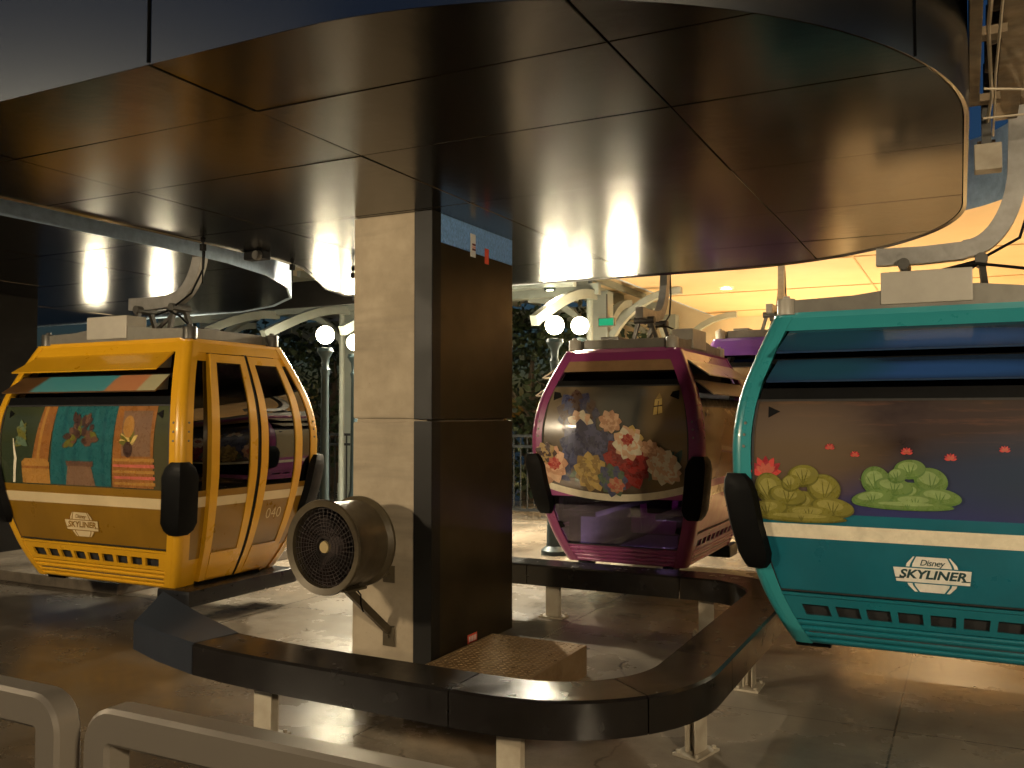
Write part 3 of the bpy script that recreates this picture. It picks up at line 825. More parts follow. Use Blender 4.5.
    for (x, z) in ((-.56, .175*H), (.56, .175*H), (-.55, .79*H), (.55, .79*H)):
        sg = -1 if x < 0 else 1
        drape(bm, 'B', [(x+.03*sg, z+.04), (x+.03*sg, z-.04), (x-.05*sg, z-.01), (x-.03*sg, z+.03)], .006, 0)
    obj_each('hinge_mark', bm, M['black'], root)
    # door side (D)
    for sg in (-1, 1):
        q = lambda a, b: (min(sg*a, sg*b), max(sg*a, sg*b))
        bm = bmesh.new(); a, b = q(.66, .89); patch(bm, 'D', a, b, .12*H, .92*H, .0, .008, 30)
        obj('side_window', bm, M['glassdark'], root, smooth='keep')
        bm = bmesh.new(); patch(bm, 'D', a, b, .12*H, .40*H, .004, .002, 14, 1, 0); patch(bm, 'D', a, b, .335*H, .375*H, .006, .0015, 3, 1, 1)
        obj('window_film', bm, [film, stripe], root, smooth='keep')
        bm = bmesh.new(); patch(bm, 'D', a, b, .0, .12*H, .0, .02, 10); patch(bm, 'D', a, b, .92*H, .955*H, .0, .02, 3); obj_each('side_panel', bm, fr, root)
        # sliding door leaf
        bm = bmesh.new(); a, b = q(.56, .665); patch(bm, 'D', a, b, .02*H, .95*H, .045, .05, 34)
        a, b = q(.028, .13); patch(bm, 'D', a, b, .02*H, .95*H, .045, .05, 34)
        a, b = q(.13, .56); patch(bm, 'D', a, b, .02*H, .14*H, .045, .05, 12, 1, prof=ribs); patch(bm, 'D', a, b, .915*H, .95*H, .045, .05, 3)
        door = obj('door', bm, fr, root, smooth='keep')
        bm = bmesh.new(); patch(bm, 'D', a, b, .14*H, .915*H, .034, .008, 30); obj('door_window', bm, M['glassdark'], door, smooth='keep')
        bm = bmesh.new(); patch(bm, 'D', a, b, .14*H, .40*H, .037, .002, 14, 1, 0); patch(bm, 'D', a, b, .335*H, .372*H, .039, .0015, 3, 1, 1)
        mats = [film, stripe]
        if P.get('number') and sg == 1:
            mats.append(P['number_mat']); drape_bm(bm, 'D', text_bm(P['number'], .125, .345*.74, .272*H, 1.0, 0, -.001), .041, 2)
        obj('door_film', bm, mats, door, smooth='keep')
    bm = bmesh.new(); patch(bm, 'D', -.028, .028, .01*H, .955*H, .04, .05, 34); obj('door_seal', bm, M['black'], root, smooth='keep')
    bm = bmesh.new(); box(bm, (.66, -.60, -.115), (1.0, .62, .012), bev=.03); obj('door_step', bm, M['blackstep'], root)
    for sg in (-1, 1):
        bm = bmesh.new(); box(bm, (-.80, sg*.40-.05, -.045), (-.60, sg*.40+.05, .0), bev=.01); obj('guide_foot', bm, M['black'], root)
    if P.get('glare_strip'):  # glowing strip added to imitate white glare in the lower pane
        bm = bmesh.new(); box(bm, (-.55, -.26, .071), (-.34, .22, .082)); obj('glare_strip', bm, M['glare_glow'], root)
        bm = bmesh.new(); box(bm, (-.66, -.27, .0705), (.70, .27, .0708)); obj('floor_mat', bm, pmat('pale_lilac_floor', (.38, .34, .42), .4), root)
    # roof gear
    Z = H+.03
    bm = bmesh.new()
    for sg in (-1, 1):
        pts = [(-.84, 0), (-.80, .075), (-.45, .085), (-.2, .115), (.2, .115), (.45, .085), (.80, .075), (.84, 0)]
        va = [bm.verts.new((x, sg*.44-.045, Z+z)) for x, z in pts]; vb = [bm.verts.new((x, sg*.44+.045, Z+z)) for x, z in pts]
        bm.faces.new(va); bm.faces.new(vb)
        for i in range(8): bm.faces.new((va[i], va[(i+1) % 8], vb[(i+1) % 8], vb[i]))
        box(bm, (sg*.74-.05, -.39, Z), (sg*.74+.05, .39, Z+.085), bev=.01)
    obj('roof_beam', bm, M['grey'], root)
    bm = bmesh.new(); box(bm, (-.30, -.50, Z+.02), (.17, -.30, Z+.205), bev=.008); obj('equipment_box', bm, M['box'], root)
    bm = bmesh.new(); box(bm, (-.15, .28, Z+.02), (.22, .47, Z+.17), bev=.008); obj('battery_box', bm, M['darkgrey'], root)
    for (x, y) in ((-.83, -.46), (.83, -.46), (.83, .46), (-.83, .46)):
        bm = bmesh.new(); lathe(bm, [(.0, .115), (.018, .115), (.022, .10), (.05, .095), (.055, .085), (.055, 0)], 18, Matrix.Translation((x, y, Z-.01))); obj('damper', bm, M['darkgrey'] if P.get('dark_damper') else M['box'], root, smooth=True)
    bm = bmesh.new()
    for x in (-.20, .22):
        for y in (-.10, .10):
            bar(bm, (x+.03, y*1.6, Z), (x, y*.5, Z+.33), .035, .035)
        box(bm, (x-.05, -.20, Z), (x+.08, .20, Z+.02)); lathe(bm, [(0, .10), (.035, .10), (.035, -.10), (0, -.10)], 14, Matrix.Translation((x, 0, Z+.31)) @ Matrix.Rotation(R(90), 4, 'X'))
    bar(bm, (-.17, 0, Z+.05), (.2, 0, Z+.3), .02, .03)
    obj('suspension_frame', bm, M['darkgrey'], root)
    bm = bmesh.new()
    pth = [(-.36, 0, Z+.37), (-.1, 0, Z+.365), (.12, 0, Z+.375)]
    ax = P.get('arm', .47)
    for i in range(13):
        a = R(-90 + 82*i/12); pth.append((.14 + (ax-.14)*math.cos(a)**1 if False else .14 + (ax-.14)*(math.sin(a+R(90))), 0, Z+.385 + .50*(1-math.cos(a+R(90)))))
    pth += [(ax+.005, 0, Z+1.0), (ax+.01, 0, Z+1.25)]
    tube(bm, pth, .7071, 4, 0, True, .075, .105)
    obj('hanger_arm', bm, M['hanger'], root)
    bm = bmesh.new()
    tube(bm, [(.0, -.05, Z+.26), (.2, -.07, Z+.30), (.42, -.06, Z+.42), (ax+.06, -.04, Z+.62), (ax+.07, -.03, Z+.9), (ax+.05, -.02, Z+1.2)], .009, 6)
    tube(bm, [(.0, -.05, Z+.26), (.2, -.10, Z+.28), (.5, -.25, Z+.2), (.80, -.40, Z+.07)], .009, 6)
    obj_each('hose', bm, M['black'], root)
    bm = bmesh.new(); box(bm, (ax-.09, -.24, Z+1.22), (ax+.11, .24, Z+1.34), bev=.01); 
    for sg in (-1, 1): lathe(bm, [(0, .03), (.07, .03), (.07, -.03), (0, -.03)], 16, Matrix.Translation((ax+.01, sg*.18, Z+1.40)) @ Matrix.Rotation(R(90), 4, 'Y'))
    obj('grip', bm, M['trackdark'], root)
    return root

# --- stand-in artwork: plain garden, pond and doorway scenes
C_ = {k: pmat('print_'+k, v, .3, 0, tuple(x*.78 for x in v), ns=9, coat=.5) for k, v in {
    'lily': (.62, .07, .06), 'lilydark': (.35, .03, .04), 'leafy': (.21, .19, .035), 'leaf_dark': (.13, .12, .02), 'leafy_pale': (.30, .27, .07), 'leafg': (.15, .24, .065), 'leafg_dark': (.11, .20, .05), 'leafg_pale': (.26, .36, .13),
    'navy': (.035, .04, .10), 'navy_pale': (.08, .09, .19), 'flesh': (.68, .42, .26), 'flesh_dark': (.52, .27, .15), 'crimson': (.36, .03, .025), 'crimson_dark': (.2, .015, .015), 'straw': (.60, .42, .13), 'straw_dark': (.34, .22, .07), 'ivory': (.74, .66, .50), 'moss': (.10, .15, .09),
    'rose': (.50, .12, .075), 'ochre': (.28, .11, .025), 'amber': (.40, .19, .04), 'tealcurtain': (.018, .105, .11), 'tealdark': (.014, .085, .095), 'umber': (.06, .03, .02), 'bark': (.12, .06, .035), 'tan': (.20, .11, .06)}.items()}
def add_mats(mats, keys):
    ix = {}
    for k in keys: mats.append(C_[k]); ix[k] = len(mats)-1
    return ix
class Art:
    """layers printed shapes, each a hair above the last"""
    def __init__(s, bm, face, mats, keys, off=.0032): s.bm, s.f, s.ix, s.o = bm, face, add_mats(mats, keys), off
    def __call__(s, poly, key): drape(s.bm, s.f, poly, s.o, s.ix[key]); s.o += .00006

def pond_art(bm, face, mats):
    A = Art(bm, face, mats, ('lily', 'lilydark', 'leafy', 'leaf_dark', 'leafg', 'leafg_dark', 'leafg_pale', 'rose', 'leafy_pale'))
    g = random.Random(3)
    for (cx, cz, s) in ((-.90, .52*H+.02, .10), (.72, .545*H, .085), (.55, .60*H, .05), (.82, .61*H, .05), (.05, .575*H, .035), (-.16, .59*H, .035), (-.42, .58*H, .028), (.30, .60*H, .03), (-.55, .60*H, .03), (.62, .52*H, .06)):
        for k in range(7): A(leafshape(cx, cz-.25*s, s*(.9 if k in (0, 6) else 1.05), s*.20, 12+26*k), 'lilydark' if k % 2 else 'lily')
        for k in range(4): A(leafshape(cx, cz-.25*s, s*.7, s*.15, 40+33*k), 'rose')
    # two clumps of broad pond leaves
    def clump(cx, cz, w, h, cols, seed):
        # broad round pond leaves heaped over one another
        g = random.Random(seed)
        for k, (u, v, rx, rz, ro) in enumerate(((.0, .30, .22, .20, 10), (-.30, .52, .15, .26, 28), (.26, .55, .17, .22, -18), (.05, .74, .16, .17, 5), (-.12, .42, .20, .16, -8), (.34, .26, .22, .15, -6), (-.34, .20, .22, .14, 8), (.10, .16, .26, .12, 0), (-.08, .62, .10, .13, 20), (.02, .08, .46, .07, 0))):
            x, z = cx + u*w, cz + v*h
            A(ell(x, z, rx*w*1.02, rz*h*1.03, 26, ro), cols[1]); A(ell(x+.004, z+.006, rx*w*.92, rz*h*.90, 26, ro), cols[k % 2 and 0 or 0] if k % 3 else cols[0])
            A(ell(x-.01, z+.014, rx*w*.62, rz*h*.52, 22, ro), cols[2])
            for j in (-1, 0, 1): A(leafshape(x-.0*j, z-rz*h*.8, rz*h*1.5, .003, 90+ro+22*j), cols[1])
    clump(-.72, .375*H, .52, .36, ('leafy', 'leaf_dark', 'leafy_pale'), 5)
    clump(-.17, .425*H, .48, .30, ('leafg', 'leafg_dark', 'leafg_pale'), 9)

def bouquet_art(bm, face, mats):
    A = Art(bm, face, mats, ('navy', 'navy_pale', 'flesh', 'flesh_dark', 'crimson', 'crimson_dark', 'straw', 'straw_dark', 'ivory', 'moss', 'rose', 'umber'))
    def rose_(cx, cz, r, c1, c2, n=9):
        r *= 1.45; cx = cx*1.12; cz = .42*H + (cz-.42*H)*1.16
        for ring, (m_, q, w_) in enumerate(((n+2, 1.0, .34), (n, .74, .27), (n-2, .48, .20), (5, .28, .13))):
            for k in range(m_): A(leafshape(cx, cz, r*q*(1+.08*math.sin(5*k+ring)), r*w_, 360*k/m_ + 25*ring, .05*r), c1 if (k+ring) % 2 else c2)
    # a plain bank of garden flowers in the print's colours
    g = random.Random(4)
    for k in range(34):
        x = g.uniform(-.62, .60); A(leafshape(x, .40*H+g.uniform(-.03, .12), g.uniform(.14, .26), .035, g.uniform(20, 160)), 'moss' if k % 3 else 'navy')
    for (x, z0, z1) in ((-.28, .40*H, .70*H), (-.05, .40*H, .66*H), (.18, .40*H, .6*H)):
        A([(x-.008, z0), (x+.008, z0), (x+.012, z1), (x-.004, z1)], 'moss')
    rose_(-.30, .665*H, .15, 'umber', 'navy'); rose_(-.27, .63*H, .085, 'flesh', 'ivory', 7)
    rose_(-.24, .53*H, .17, 'navy', 'navy_pale'); rose_(-.08, .545*H, .10, 'navy_pale', 'navy', 7); rose_(-.02, .635*H, .075, 'flesh', 'flesh_dark', 7)
    rose_(-.18, .435*H, .12, 'straw', 'straw_dark'); rose_(-.53, .465*H, .125, 'flesh', 'flesh_dark'); rose_(-.56, .505*H, .075, 'straw_dark', 'umber', 7); rose_(-.49, .465*H, .045, 'rose', 'crimson', 6)
    rose_(.12, .475*H, .16, 'crimson', 'crimson_dark'); rose_(.15, .57*H, .085, 'flesh', 'straw', 7); rose_(.13, .548*H, .10, 'ivory', 'flesh', 8); rose_(.13, .565*H, .04, 'rose', 'crimson', 6)
    rose_(.41, .465*H, .11, 'flesh', 'ivory'); rose_(.46, .44*H, .07, 'ivory', 'flesh', 7); rose_(.31, .53*H, .06, 'flesh_dark', 'flesh', 6)
    rose_(.0, .405*H, .10, 'moss', 'navy_pale'); rose_(.03, .385*H, .055, 'flesh_dark', 'rose', 6)
    # a plain lantern
    A([(.37, .70*H), (.45, .71*H), (.44, .775*H), (.38, .77*H)], 'straw')
    for p in ([(.405, .70*H), (.412, .70*H), (.415, .775*H), (.408, .775*H)], [(.372, .735*H), (.45, .74*H), (.45, .746*H), (.372, .741*H)]): A(p, 'umber')
    A([(.385, .772*H), (.44, .777*H), (.415, .80*H)], 'straw_dark')

def door_art(bm, face, mats):
    A = Art(bm, face, mats, ('ochre', 'amber', 'tealcurtain', 'tealdark', 'umber', 'bark', 'tan', 'rose', 'moss', 'ivory', 'leaf_dark', 'straw'))
    z0, z1 = .41*H, .738*H
    A([(-.36, z0), (.34, z0), (.40, z1), (-.30, z1)], 'tealcurtain')
    for x in (-.22, -.08, .1, .24): A([(x, z0), (x+.035, z0), (x+.05, z1), (x+.02, z1)], 'tealdark')
    A([(-.62, z0), (-.40, z0), (-.30, z1), (-.46, z1)], 'ochre'); A([(-.56, z0), (-.52, z0), (-.40, z1), (-.43, z1)], 'amber')
    A([(-.70, z0), (-.36, z0), (-.36, z0+.17), (-.40, z0+.20), (-.66, z0+.20), (-.70, z0+.17)], 'amber'); A([(-.70, z0+.12), (-.36, z0+.12), (-.36, z0+.14), (-.70, z0+.14)], 'ochre')
    A([(.36, z0), (.80, z0), (.82, z1), (.40, z1)], 'ochre')
    for k in range(5): A([(.38, z0+.02+.045*k), (.82, z0+.02+.045*k), (.82, z0+.045+.045*k), (.38, z0+.04+.045*k)], 'rose' if k % 2 else 'amber')
    A([(.47, z0+.24), (.78, z0+.24), (.78, z1-.04), (.47, z1-.04)], 'tan')
    for k in range(14):
        A(leafshape(.53+.012*(k % 3), z0+.33, .09+.012*(k % 4), .018, 15+12*k), 'leaf_dark' if k % 2 else 'straw')
    A(ell(.54, z1-.16, .06, .085), 'amber'); A(ell(.54, z0+.29, .05, .06), 'umber')
    for k in range(16): A(leafshape(-.80+.012*k, z0+.30+.012*(k % 5), .17, .03, 20+9*k), 'moss' if k % 2 else 'leaf_dark')
    A([(-.82, z0), (-.79, z0), (-.755, z0+.2), (-.80, z0+.36), (-.81, z0+.36), (-.79, z0+.2)], 'ivory')
    # a plain dark potted shrub in the doorway
    g = random.Random(8)
    A([(-.17, z0), (.17, z0), (.13, z0+.17), (-.13, z0+.17)], 'tan'); A([(-.15, z0+.15), (.15, z0+.15), (.16, z0+.19), (-.16, z0+.19)], 'bark')
    for k in range(46):
        a = g.uniform(-20, 200); d = g.uniform(0, .13); cx, cz = d*math.cos(R(a)), z0+.36+d*1.1*math.sin(R(a))
        A(leafshape(cx, cz, g.uniform(.06, .11), .026, a+g.uniform(-40, 40)), ('umber', 'bark', 'umber', 'bark', 'leaf_dark')[k % 5])

art_pond = print_mat('dusk_pond_print', (.040, .014, .014), (.055, .038, .028), [(.62, .42, .50, .22, (.035, .04, .14), .8), (.42, .28, .10, .10, (.02, .05, .20), .8), (.78, .62, .35, .18, (.035, .05, .085), .9), (.12, .75, .22, .22, (.13, .09, .055), .9)], rough=.10, warp=.07, nscale=4, streak=[((.16, .07, .035), .54, .68, .55), ((.015, .014, .03), .36, .24, .6)])
art_door = print_mat('dim_garden_print', (.07, .045, .02), (.055, .06, .025), [(.1, .5, .2, .6, (.03, .04, .018), .8)], rough=.16)
art_bank = print_mat('lamplit_room_print', (.10, .07, .045), (.15, .115, .07), [(.55, .75, .26, .35, (.035, .038, .036), .8), (.92, .5, .2, .6, (.24, .16, .07), .8)], rough=.12, warp=.06)
art_side = print_mat('pale_room_print', (.30, .22, .12), (.40, .32, .19), [(.5, .4, .3, .5, (.32, .19, .08), .8)], rough=.15)
flap_multi = print_mat('striped_flap_print', (.10, .05, .02), (.10, .05, .02), [(.46, .5, .26, 9, (.06, .26, .30), .12), (.84, .5, .15, 9, (.48, .20, .09), .12), (1.02, .5, .13, 9, (.42, .40, .24), .12)], rough=.2, warp=.0)

cabin('gondola_cabin', 'turquoise gondola cabin with pond print at the right edge of the station', (-.13, 6.03, .28), 0,
      dict(frame=M['teal'], body=M['teal_body'], film=M['teal_film'], film_b=M['teal_film'], stripe=M['cream_print'], art_base=art_pond, art_base_b=art_pond, art=pond_art,
           logo=[M['white_print'], pmat('dark_teal_ink', (.012, .05, .055), .4), M['teal_film']], flaps=(M['flap_blue'], M['flap_blue']), arm=.42))
cabin('gondola_cabin', 'orange gondola cabin with dark glazed sliding doors and black step', (-6.20, 5.55, .27), 0,
      dict(frame=M['orange'], body=M['orange'], film=M['orange_film'], film_b=M['orange_film'], stripe=M['orange_stripe'], art_base=art_door, art_base_b=art_door, art=door_art,
           logo=[M['orange_stripe'], M['orange_film'], M['orange_film']], flaps=(M['orange'], flap_multi), number='040', number_mat=M['orange_stripe'], dark_damper=True))
cabin('gondola_cabin', 'plum gondola cabin with flower print window facing the concrete column', (-2.75, 8.47, .27), R(90),
      dict(frame=M['purple'], body=M['purple_lite'], film=M['purple_lite'], film_b=M['purple_film'], stripe=M['cream_print'], art_base=art_side, art_base_b=art_bank, art_b=bouquet_art, glare_strip=True,
           flaps=(M['flap_cream'], M['flap_cream']), top_strip=pmat('brown_roof_reflection', (.26, .15, .07), .5)))  # brown reflection of the roof, painted as the strip's colour
cabin('gondola_cabin', 'violet gondola cabin mostly hidden behind the plum and turquoise cabins', (-2.05, 11.1, .55), R(90),
      dict(frame=M['violet'], body=M['violet'], film=M['violet'], film_b=M['purple_film'], stripe=M['cream_print'], art_base=art_side, art_base_b=art_side, flaps=(M['flap_cream'], M['flap_cream'])))

# ------------------------------------------------------------------ rope conveyor machinery above the right slot
tk = thing('rope_conveyor', 'brown steel rope conveyor beams with fittings above the turquoise cabin', 'ropeway track')
bm = bmesh.new()
box(bm, (.19, 1.2, 3.36), (.27, 6.0, 3.60), bev=.004); box(bm, (.17, 1.2, 3.60), (.29, 6.0, 3.62)); box(bm, (.17, 1.2, 3.34), (.29, 6.0, 3.36)); obj('main_beam', bm, M['track'], tk)
bm = bmesh.new(); box(bm, (.035, 1.2, 3.26), (.085, 5.4, 3.5), bev=.004); obj('inner_beam', bm, M['track'], tk)
bm = bmesh.new()
for i in range(10):
    y = 2.0+i*.40
    lathe(bm, [(0, .03), (.09, .03), (.095, .0), (.09, -.03), (0, -.03)], 18, Matrix.Translation((.14, y, 3.46)) @ Matrix.Rotation(R(90), 4, 'Y'))
    
obj_each('drive_tyre', bm, M['trackdark'], tk)
bm = bmesh.new()
for i in range(5): box(bm, (.085, 2.6+i*.95, 3.30), (.188, 2.68+i*.95, 3.34)); box(bm, (.29, 2.9+i*.9, 3.34), (.36, 3.05+i*.9, 3.5), bev=.006)
obj_each('cross_bracket', bm, M['track'], tk)
bm = bmesh.new()
tube(bm, [(.12, 1.5, 3.30), (.13, 3, 3.27), (.11, 4.4, 3.29), (.14, 5.2, 3.24), (.12, 6.3, 3.30)], .010, 6); tube(bm, [(.15, 1.5, 3.31), (.16, 3.4, 3.30), (.15, 4.9, 3.25), (.17, 6.2, 3.31)], .007, 6)
tube(bm, [(.1, 5.0, 3.22), (.4, 5.1, 3.2), (.9, 5.3, 3.24)], .006, 5); tube(bm, [(.1, 5.3, 3.16), (.4, 5.4, 3.18), (.9, 5.5, 3.24)], .006, 5)
obj_each('cable', bm, pmat('pale_cable', (.5, .42, .3), .5), tk)
bm = bmesh.new(); box(bm, (.10, 5.75, 3.10), (.15, 5.85, 3.40)); obj('drop_post', bm, M['darkgrey'], tk)
bm = bmesh.new(); box(bm, (.06, 5.72, 2.99), (.20, 5.84, 3.14), bev=.008); obj('junction_box', bm, M['post'], tk)
bm = bmesh.new()
for x in (.9, 1.25): box(bm, (x, 2.5, 3.55), (x+.10, 6.0, 3.75))
for y in (3.2, 4.4, 5.5): box(bm, (.29, y, 3.64), (1.6, y+.10, 3.76))
obj_each('outrigger', bm, M['darkgrey'], tk)
for (x0, y0, L) in ((-5.43, 1.5, 7.0),):
    t2 = thing('rope_conveyor', 'dark steel rope conveyor beam above the slot between the two bronze canopies', 'ropeway track')
    bm = bmesh.new(); box(bm, (x0-.04, y0, 3.42), (x0+.04, y0+L, 3.62), bev=.004); obj('main_beam', bm, M['darkgrey'], t2)
t3 = thing('rope_conveyor', 'dark steel rope conveyor beam above the plum cabin behind the canopy', 'ropeway track')
bm = bmesh.new(); box(bm, (-5.2, 8.86, 3.42), (-.2, 8.94, 3.62), bev=.004); obj('main_beam', bm, M['darkgrey'], t3)

# small hanging sensor rods at the left slot
for (x, y, L, lab) in ((-5.13, 4.98, .34, 'thin black sensor rod hanging by the slot beside the orange cabin hanger arm'), (-5.14, 6.0, .26, 'thin black sensor rod hanging nearest the rounded canopy end'), (-4.95, 6.6, .30, 'thin black sensor rod hanging from the soffit closest to the concrete column')):
    s_ = thing('sensor_rod', lab, 'sensor', (x, y, ZC), 0, 'sensor rods under the canopy')
    bm = bmesh.new(); lathe(bm, [(0, .0), (.02, 0), (.02, -.02), (.006, -.03), (.006, -L), (0, -L)], 10); obj('rod', bm, M['black'], s_)
    bm = bmesh.new(); box(bm, (-.018, -.018, -.09), (.018, .018, -.04), bev=.004); obj('sensor_head', bm, M['black'], s_)
cam_ = thing('sensor_unit', 'small black sensor unit under the canopy edge above the orange cabin', 'sensor', (-5.12, 5.55, ZC))
bm = bmesh.new(); box(bm, (-.10, -.05, -.075), (.10, .05, -.004), bev=.012); obj('housing', bm, M['black'], cam_)
bm = bmesh.new(); lathe(bm, [(0, .04), (.035, .04), (.04, .02), (.04, 0)], 16, Matrix.Translation((.06, -.05, -.05)) @ MR); obj('lens', bm, M['darkgrey'], cam_)

# ------------------------------------------------------------------ background: lamps, fence, pavilion, trees
def lamp(x, y, zg, label, watts=60, r=.155):
    L = thing('globe_lamp', label, 'street lamp', (x, y, 0), 0, 'globe lamp posts beyond the station')
    bm = bmesh.new()
    lathe(bm, [(.0, 0), (.16, 0), (.16, .05), (.10, .10), (.085, .5), (.055, .6), (.045, zg-.5), (.06, zg-.42), (.04, zg-.38), (.05, zg-.28), (.10, zg-.20), (.09, zg-.16), (0, zg-.15)], 18)
    obj('post', bm, M['lamp_post'], L, smooth=True)
    bm = bmesh.new(); bmesh.ops.create_uvsphere(bm, u_segments=24, v_segments=14, radius=r, matrix=Matrix.Translation((0, 0, zg)))
    g = obj('globe', bm, M['globe'], L, smooth=True)
    return L
def plight(name, loc, watts, col=(1, .82, .55), r=.15):
    l = bpy.data.lights.new(name, 'POINT'); l.energy = watts; l.color = col; l.shadow_soft_size = r
    o = bpy.data.objects.new(name, l); COL.objects.link(o); o.location = loc; return o
for (x, y, z, wt, lab) in (
    (-6.94, 8.71, 2.57, 42, 'globe lamp post standing between the orange cabin and the concrete column'),
    (-4.25, 9.51, 2.64, 62, 'globe lamp post directly behind the shoulder of the plum cabin, beside the clad column'),
    (-4.24, 10.25, 2.70, 55, 'globe lamp post a little farther back, just above the plum cabin roof beam'),
    (-7.29, 9.77, 2.57, 55, 'globe lamp post half hidden by the edge of the concrete column'),
    (-3.59, 10.0, 2.30, 62, 'globe lamp post hidden behind the middle of the plum cabin'),
    (-10.4, 8.2, 2.45, 16, 'globe lamp post under the side canopy nearest the dark column'),
    (-9.6, 8.6, 2.45, 16, 'globe lamp post under the side canopy behind the orange cabin roof')):
    lamp(x, y, z, lab, r=.11); plight('globe_light', (x, y, z), wt, (1, .85, .56), .125)

def fence(x0, x1, y, label):
    F = thing('railing_fence', label, 'fence', (0, y, 0))
    bm = bmesh.new()
    for z in (.14, 1.10, 1.26): box(bm, (x0, -.02, z), (x1, .02, z+.04))
    obj_each('rail', bm, M['fence'], F)
    bm = bmesh.new(); x = x0+.06
    while x < x1: box(bm, (x-.008, -.008, .16), (x+.008, .008, 1.28)); x += .115
    obj('pickets', bm, M['fence'], F)
    n = int((x1-x0)/2.3)
    for i in range(n+1):
        bm = bmesh.new(); xx = x0 + (x1-x0)*i/n; box(bm, (xx-.035, -.035, 0), (xx+.035, .035, 1.4), bev=.005); obj('post', bm, M['fence'], F)
fence(-13.5, -7.4, 11.95, 'black picket railing fence behind the orange cabin and lamp post')
fence(-7.3, -2.6, 12.35, 'black picket railing fence between the column and the plum cabin')

pv = thing('white_pavilion', 'pale steel pavilion with arched brackets beyond the fence left of the column', 'pavilion', (0, 0, 0))
def pav_post(x, y):
    bm = bmesh.new(); box(bm, (x-.13, y-.13, 0), (x+.13, y+.13, 3.5), bev=.01); box(bm, (x-.18, y-.18, 0), (x+.18, y+.18, .4), bev=.01); obj('post', bm, M['whitesteel'], pv)
def pav_arch(x, y, dx, dy, r=1.25):
    bm = bmesh.new(); pts = []
    for i in range(13):
        a = R(180-90*i/12); u = r + r*math.cos(a); z = 3.45 - r + r*math.sin(a)
        pts.append((x+dx*u, y+dy*u, z))
    tube(bm, pts, .7071, 4, 0, True, .12, .10); obj('arched_bracket', bm, M['whitesteel'], pv)
for x in (-13.2, -9.75, -5.0):
    for y in (13.0, 16.6):
        pav_post(x, y)
        for d in ((1, 0), (-1, 0), (0, 1 if y < 14 else -1)): pav_arch(x, y, *d)
bm = bmesh.new()
for y in (13.0, 16.6): box(bm, (-14.5, y-.10, 3.45), (-5.2, y+.10, 3.75), bev=.01)
for x in (-13.2, -9.75, -6.3): box(bm, (x-.09, 12.2, 3.752), (x+.09, 17.4, 3.95))
obj_each('beam', bm, M['whitesteel'], pv)
bm = bmesh.new()
for i in range(20): box(bm, (-14.5+.48*i, 12.0, 3.955), (-14.42+.48*i, 17.6, 4.06))
obj('rafters', bm, M['whitesteel'], pv)
bm = bmesh.new(); prism(bm, [(-14.7, 11.9), (-5.0, 11.9), (-5.0, 17.8), (-14.7, 17.8)], 4.065, 4.13); obj('roof_deck', bm, M['cream'], pv)

# lower white canopy frame nearer, seen under the bronze soffit
wf_ = thing('white_trellis', 'pale steel trellis frame with slim poles behind the main canopy', 'trellis')
bm = bmesh.new()
for y in (9.9, 10.9, 11.8): box(bm, (-13, y, 3.30), (-4.6, y+.10, 3.46), bev=.005)
obj_each('beam', bm, M['whitesteel'], wf_)
bm = bmesh.new(); box(bm, (-13, 9.3, 3.02), (-6.6, 9.36, 3.36)); obj('dark_edge_beam', bm, M['darkcol'], wf_)
for (x, y) in ((-4.75, 11.85), (-9.1, 11.85), (-12.5, 11.85)):
    bm = bmesh.new(); lathe(bm, [(.06, 0), (.045, .1), (.045, 3.3)], 14, Matrix.Translation((x, y, 0))); obj('pole', bm, M['whitesteel'], wf_, smooth=True)
for x in (-12, -10.5, -9, -7.6, -6.1, -4.7):
    bm = bmesh.new(); pts = []
    for i in range(11):
        t = i/10; pts.append((x, 9.9+2.0*t, 2.75+.55*math.sin(PI*.5*t)))
    tube(bm, pts, .7071, 4, 0, True, .09, .13); obj('arched_rafter', bm, M['whitesteel'], wf_)

for (x, y) in ((-6.3, 9.72), (-4.95, 10.72), (-7.6, 10.72)):  # unseen trellis downlights, added for their light on the floor
    bm = bmesh.new(); lathe(bm, [(.055, 3.262), (.075, 3.258), (.078, 3.299)], 18, Matrix.Translation((x, y+.2, 0))); dl = obj('downlight', bm, M['lamp_post'], wf_)
    bm = bmesh.new(); bmesh.ops.create_circle(bm, cap_ends=True, radius=.056, segments=18, matrix=Matrix.Translation((x, y+.2, 3.27))); obj('lamp_lens', bm, M['downlight'], dl)
# lit annex wall with exit sign between pavilion and ceiling
ax_ = thing('annex_building', 'cream lit annex building with a gabled eave between the pavilion and station roof', 'building', (-5.6, 17.5, 0))
bm = bmesh.new(); box(bm, (-1.3, 0, 0), (3.4, 4, 4.3)); obj('wall', bm, M['cream'], ax_)
bm = bmesh.new(); box(bm, (-1.8, -.55, 4.302), (3.9, 4.4, 4.55), bev=.02); obj('eave', bm, M['whitesteel'], ax_)
for x in (-.6, .7, 2.0):
    bm = bmesh.new(); box(bm, (x, -.05, .9), (x+.75, 0, 2.4)); wn = obj('window', bm, M['whitesteel'], ax_)
    bm = bmesh.new(); box(bm, (x+.06, -.058, .96), (x+.69, -.052, 2.34)); obj('pane', bm, M['darkcol'], wn)
eg = thing('exit_sign', 'small green lit sign hanging near the globe lamps', 'sign', (-4.55, 12.0, 2.92))
bm = bmesh.new(); box(bm, (-.12, -.03, -.06), (.12, .03, .06), bev=.005); obj('case', bm, M['darkgrey'], eg)
bm = bmesh.new(); box(bm, (-.11, -.034, -.05), (.11, -.031, .05)); obj('face', bm, M['green_sign'], eg)
bm = bmesh.new(); tube(bm, [(0, 0, .05), (0, 0, .40)], .012, 8); obj('hanger_rod', bm, M['darkgrey'], eg)

